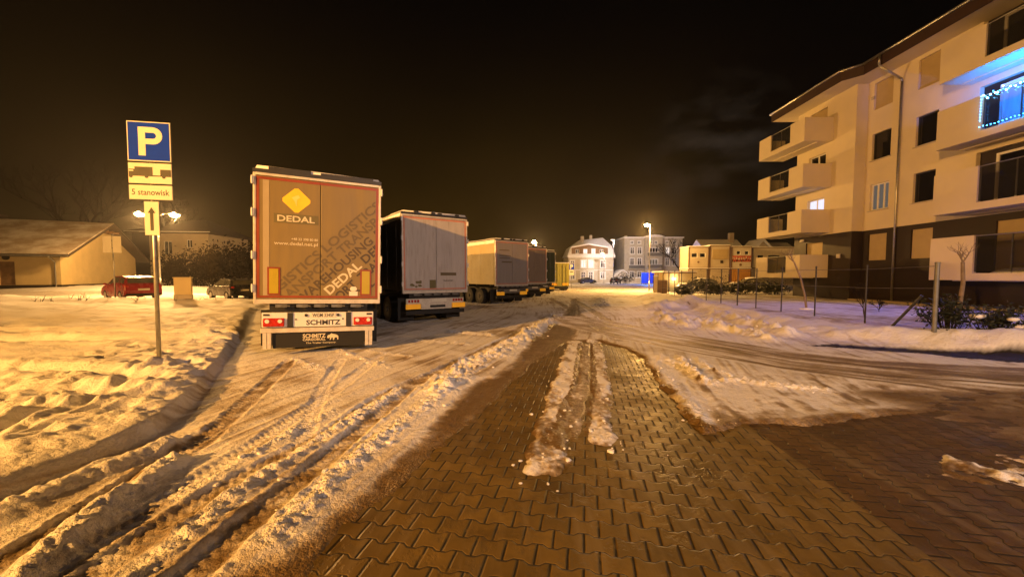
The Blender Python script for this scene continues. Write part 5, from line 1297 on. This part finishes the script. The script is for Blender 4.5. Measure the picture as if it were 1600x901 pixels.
# ------------------------------------------------------------------ site containers
M_.update(cont_cream=mat('cream_container_paint', (.48, .43, .36), .5, var=.07, scale=1.), cont_orange=mat('orange_brown_container_paint', (.45, .24, .06), .55, var=.12, scale=1.), cont_frame=mat('brown_container_frame', (.14, .075, .035), .6, var=.2),
          graffiti_red=mat('red_graffiti', (.50, .06, .02), .6, var=.5, scale=6, dirt=(.75, .7, .6), dirt_amt=.9), cont_white=mat('white_container_paint', (.62, .60, .58), .5, var=.06))
def container(label, x, y, z, w=2.44, h=2.6, d=2.6, body='cont_cream', wins=(), ribs=False, shut=None, extra=None, group='stacked site containers'):
    t = thing('site_container', label, 'container', (x, y, z), 0, group); m = MB(); ax = ((.08, .03, .1), (1, 0, 0), (0, 0, 1), (0, -1, 0))
    facade(m, *ax, w - .16, h - .2, list(wins), .08); m.quad((.03, .05, .05), (.03, d, .05), (.03, d, h - .05), (.03, .05, h - .05)); m.quad((w - .03, .05, .05), (w - .03, .05, h - .05), (w - .03, d, h - .05), (w - .03, d, .05)); m.quad((0, d, 0), (0, d, h), (w, d, h), (w, d, 0)); m.build('panels', body, t)
    m = MB()
    for xx in (0, w - .08): m.box(xx, 0, 0, xx + .08, .12, h); m.box(xx, d - .1, 0, xx + .08, d + .02, h)
    m.box(.08, .0, 0, w - .08, .12, .1); m.box(.08, 0, h - .1, w - .08, .12, h); m.build('frame', 'cont_frame', t)
    m = MB(); m.box(-.02, -.02, h + .003, w + .02, d, h + .10); m.build('roof_snow', 'snow', t)
    for q in wins: window(t, ax, q, 'glass_dark', fw=.05, mull=0, depth=.08)
    if ribs:
        m = MB()
        for k in range(9): m.box(.16 + k * .25, -.02, .12, .26 + k * .25, .028, h - .12)
        m.build('ribs', body, t)
    if shut: m = MB(); slab(m, *ax, *shut, .003, .04); m.build('roller_shutter', 'shutter', t)
    if extra == 'emblem': m = MB(); m.cyl((1.2, .028, .75), (1.2, .0, .75), .13, .13, 12); m.build('round_mark', 'cont_frame', t)
    if extra == 'square': m = MB(); slab(m, *ax, 1.2, .5, 1.55, .85, .003, .03); m.build('dark_panel', 'brown_panel', t)
    if extra == 'graffiti':
        m = MB(); slab(m, *ax, -.05, .68, 2.33, 1.42, .003, .012); g = m.build('graffiti_band', 'graffiti_red', t)
        for mt_, sd, zz in (('sign_white', 3, .95), ('black_print', 5, .72)):
            q = MB(); r = random.Random(sd)
            for k in range(11):
                a = .02 + k * .21 + r.gauss(0, .03); b = zz + r.gauss(0, .05); slab(q, *ax, a, b, a + .05 + .05 * r.random(), b + .2 + .15 * r.random(), .014, .018); slab(q, *ax, a, b + .12, a + .14, b + .17, .019, .022)
            q.build('graffiti_strokes', mt_, g)
        m = MB(); m.cyl((1.1, .028, .42), (1.1, .0, .42), .16, .16, 9); m.build('round_mark', 'cont_frame', t)
Yc = 47
container('upper cream container with two small dark windows, leftmost of the stack', 21.55, Yc, 2.75, wins=[(.25, 1.2, 1.0, 1.75), (1.25, 1.2, 2.0, 1.75)], extra='emblem')
container('upper cream container with a wide closed shutter', 24.15, Yc, 2.75, h=2.75, shut=(.2, 1.0, 2.1, 2.2), extra='square')
container('upper container covered in red graffiti lettering', 26.8, Yc, 2.75, wins=[(.5, 1.55, 1.0, 2.0), (1.5, 1.55, 2.0, 2.0)], extra='graffiti', body='cont_white')
container('lower ribbed cream container under the one with two windows', 21.55, Yc, .1, ribs=True)
container('lower ribbed cream container under the shuttered one', 24.15, Yc, .1, ribs=True)
container('lower orange-brown container under the graffiti', 26.8, Yc, .1, ribs=True, body='cont_orange')
container('long white container with a row of windows behind the corner balconies', 30.2, 48.5, 2.75, w=7.2, body='cont_white', wins=[(.6, 1.1, 1.4, 1.6), (1.9, 1.0, 3.5, 1.6), (4., 1.1, 4.9, 1.6)], group=None)
def shed():
    t = thing('shed', 'low flat roofed shed with a bright wall lamp behind the fence', 'shed', (17.1, 43.2, 0)); m = MB(); m.box(0, 0, 0, 3.2, 3, 2.1); m.build('wall', 'plaster_cream', t)
    m = MB(); m.box(-.2, -.4, 2.103, 3.5, 3.2, 2.2); m.build('roof', 'wood', t); m = MB(); m.box(-.22, -.42, 2.203, 3.52, 3.2, 2.36); m.build('roof_snow', 'snow', t)
    m = MB(); m.box(.9, -.14, 1.35, 1.25, -.003, 1.62); m.build('wall_lamp', 'warm_lamp', t); m = MB(); m.box(.5, -.03, 0, .62, -.003, 2.1); m.box(1.6, -.03, 0, 1.7, -.003, 2.1); m.build('timber_posts', 'wood', t)
    add_light('lamp_light', (1.05, -.5, 1.5), 60, (1, .75, .4), .1, None, t)
M_['warm_lamp'] = lamp_mat('warm_wall_lamp', (1, .8, .4), 9.)
shed()
def roofs_house():
    t = thing('snowy_house', 'house with blue-white snowy roofs and a small gable behind the containers', 'house', (37, 72, 0))
    m = MB(); m.box(0, 0, 0, 17, 9, 5.6); m.prism([(7.2, 5.5), (9.6, 8.2), (12.2, 5.5)], lambda a, b, c: (a, c, b), -.4, 3); m.build('wall', 'plaster_beige', t)
    m = MB(); m.prism([(-.5, 5.5), (4.5, 9.0), (9.5, 5.5)], lambda a, b, c: (b and c or c, a, b), -.5, 7.5); m.prism([(-.5, 5.5), (4.5, 8.4), (9.5, 5.5)], lambda a, b, c: (c, a, b), 11.6, 17.5)
    m.prism([(6.9, 5.6), (9.6, 8.35), (12.5, 5.6), (12.5, 5.8), (9.6, 8.7), (6.9, 5.8)], lambda a, b, c: (a, c, b), -.7, 4); m.build('roof', 'snow', t)
    m = MB(); m.box(5.6, 3.5, 8.0, 6.4, 4.3, 10.2); m.build('chimney', 'plaster_beige', t)
    m = MB(); m.box(9.9, -.43, 6.0, 10.7, -.403, 7.2); m.build('window', 'frame_white', t); m = MB(); m.box(7.9, -.6, 6.1, 8.7, -.403, 6.9); m.build('porch_lamp', 'warm_lamp', t)
roofs_house()
# ------------------------------------------------------------------ misty winter air
def air():
    mb = MB(); mb.box(-320, -120, -1.2, 380, 480, 24)
    o = mb.build('haze', None); o['kind'] = 'stuff'
    m = bpy.data.materials.new('misty_air'); m.use_nodes = True; t = m.node_tree; t.nodes.clear()
    v = t.nodes.new('ShaderNodeVolumePrincipled'); v.inputs['Density'].default_value = .00035; v.inputs['Color'].default_value = (.85, .86, .9, 1); v.inputs['Anisotropy'].default_value = .75
    out = t.nodes.new('ShaderNodeOutputMaterial'); t.links.new(v.outputs[0], out.inputs['Volume']); o.data.materials.append(m)
air()
# ------------------------------------------------------------------ camera, sky
cam = bpy.data.cameras.new('camera'); co = bpy.data.objects.new('camera', cam); COL.objects.link(co)
cam.sensor_width = 36; cam.lens = 13.5; cam.shift_y = .0066; cam.clip_end = 900; cam.clip_start = .05
co.location = (0, 0, 1.8); co.rotation_euler = (R(90 - 2.862), 0, 0); scene.camera = co

w = bpy.data.worlds.new('World'); scene.world = w; w.use_nodes = True
N = NT(w.node_tree); bg = w.node_tree.nodes['Background']
tc = N.n('ShaderNodeTexCoord').outputs['Generated']; sp = N.n('ShaderNodeSeparateXYZ'); N.link(tc, sp.inputs[0])
el = sp.outputs[2]
# glow of the town low over the lot, black higher up, one or two thin clouds catching it
g1 = N.m('POWER', N.m('SUBTRACT', 1.0, N.ramp(el, -.02, .66)), 2.3)
az = sp.outputs[0]
right = N.m('SUBTRACT', 1.0, N.m('MULTIPLY', N.ramp(az, .05, .50), .85)); left = N.m('SUBTRACT', 1.0, N.m('MULTIPLY', N.ramp(N.m('MULTIPLY', az, -1.0), .1, .8), .55))
side = N.m('MULTIPLY', N.m('MULTIPLY', right, left), N.ramp(sp.outputs[1], -.3, .3))
mp = N.n('ShaderNodeMapping'); N.link(tc, mp.inputs[0]); mp.inputs['Scale'].default_value = (1, 1, 2.2)
cl = N.noise(mp.outputs[0], 2.6, 5, .5)
glow = N.m('MULTIPLY', N.m('MULTIPLY', g1, side), N.m('ADD', .55, N.m('MULTIPLY', cl, .9)))
c = N.mix(glow, (.0004, .0004, .0006), (.060, .029, .004))
# faint cloud to the right of the centre
def blob(dx, dz, dir_):
    dp = N.n('ShaderNodeVectorMath'); dp.operation = 'DOT_PRODUCT'; N.link(tc, dp.inputs[0]); dp.inputs[1].default_value = dir_
    return N.ramp(dp.outputs['Value'], dx, dz)
v = Vector((.42, .80, .245)).normalized()
bl = N.m('MULTIPLY', blob(.985, 1.0, tuple(v)), N.ramp(N.noise(mp.outputs[0], 9, 4), .42, .75))
c = N.mix(N.m('MULTIPLY', bl, .9, clamp=True), c, (.030, .022, .016))
N.link(c, bg.inputs[0]); bg.inputs[1].default_value = 1.0

scene.render.engine = 'CYCLES'
cy = scene.cycles
cy.use_denoising = True
try: cy.denoiser = 'OPENIMAGEDENOISE'
except Exception: pass
cy.max_bounces = 5; cy.diffuse_bounces = 3; cy.glossy_bounces = 3; cy.transparent_max_bounces = 8; cy.transmission_bounces = 2
cy.sample_clamp_indirect = 4
cy.caustics_reflective = False; cy.caustics_refractive = False
cy.use_light_tree = True
vs = scene.view_settings; vs.view_transform = 'Standard'; vs.look = 'None'; vs.exposure = 0; vs.gamma = 1
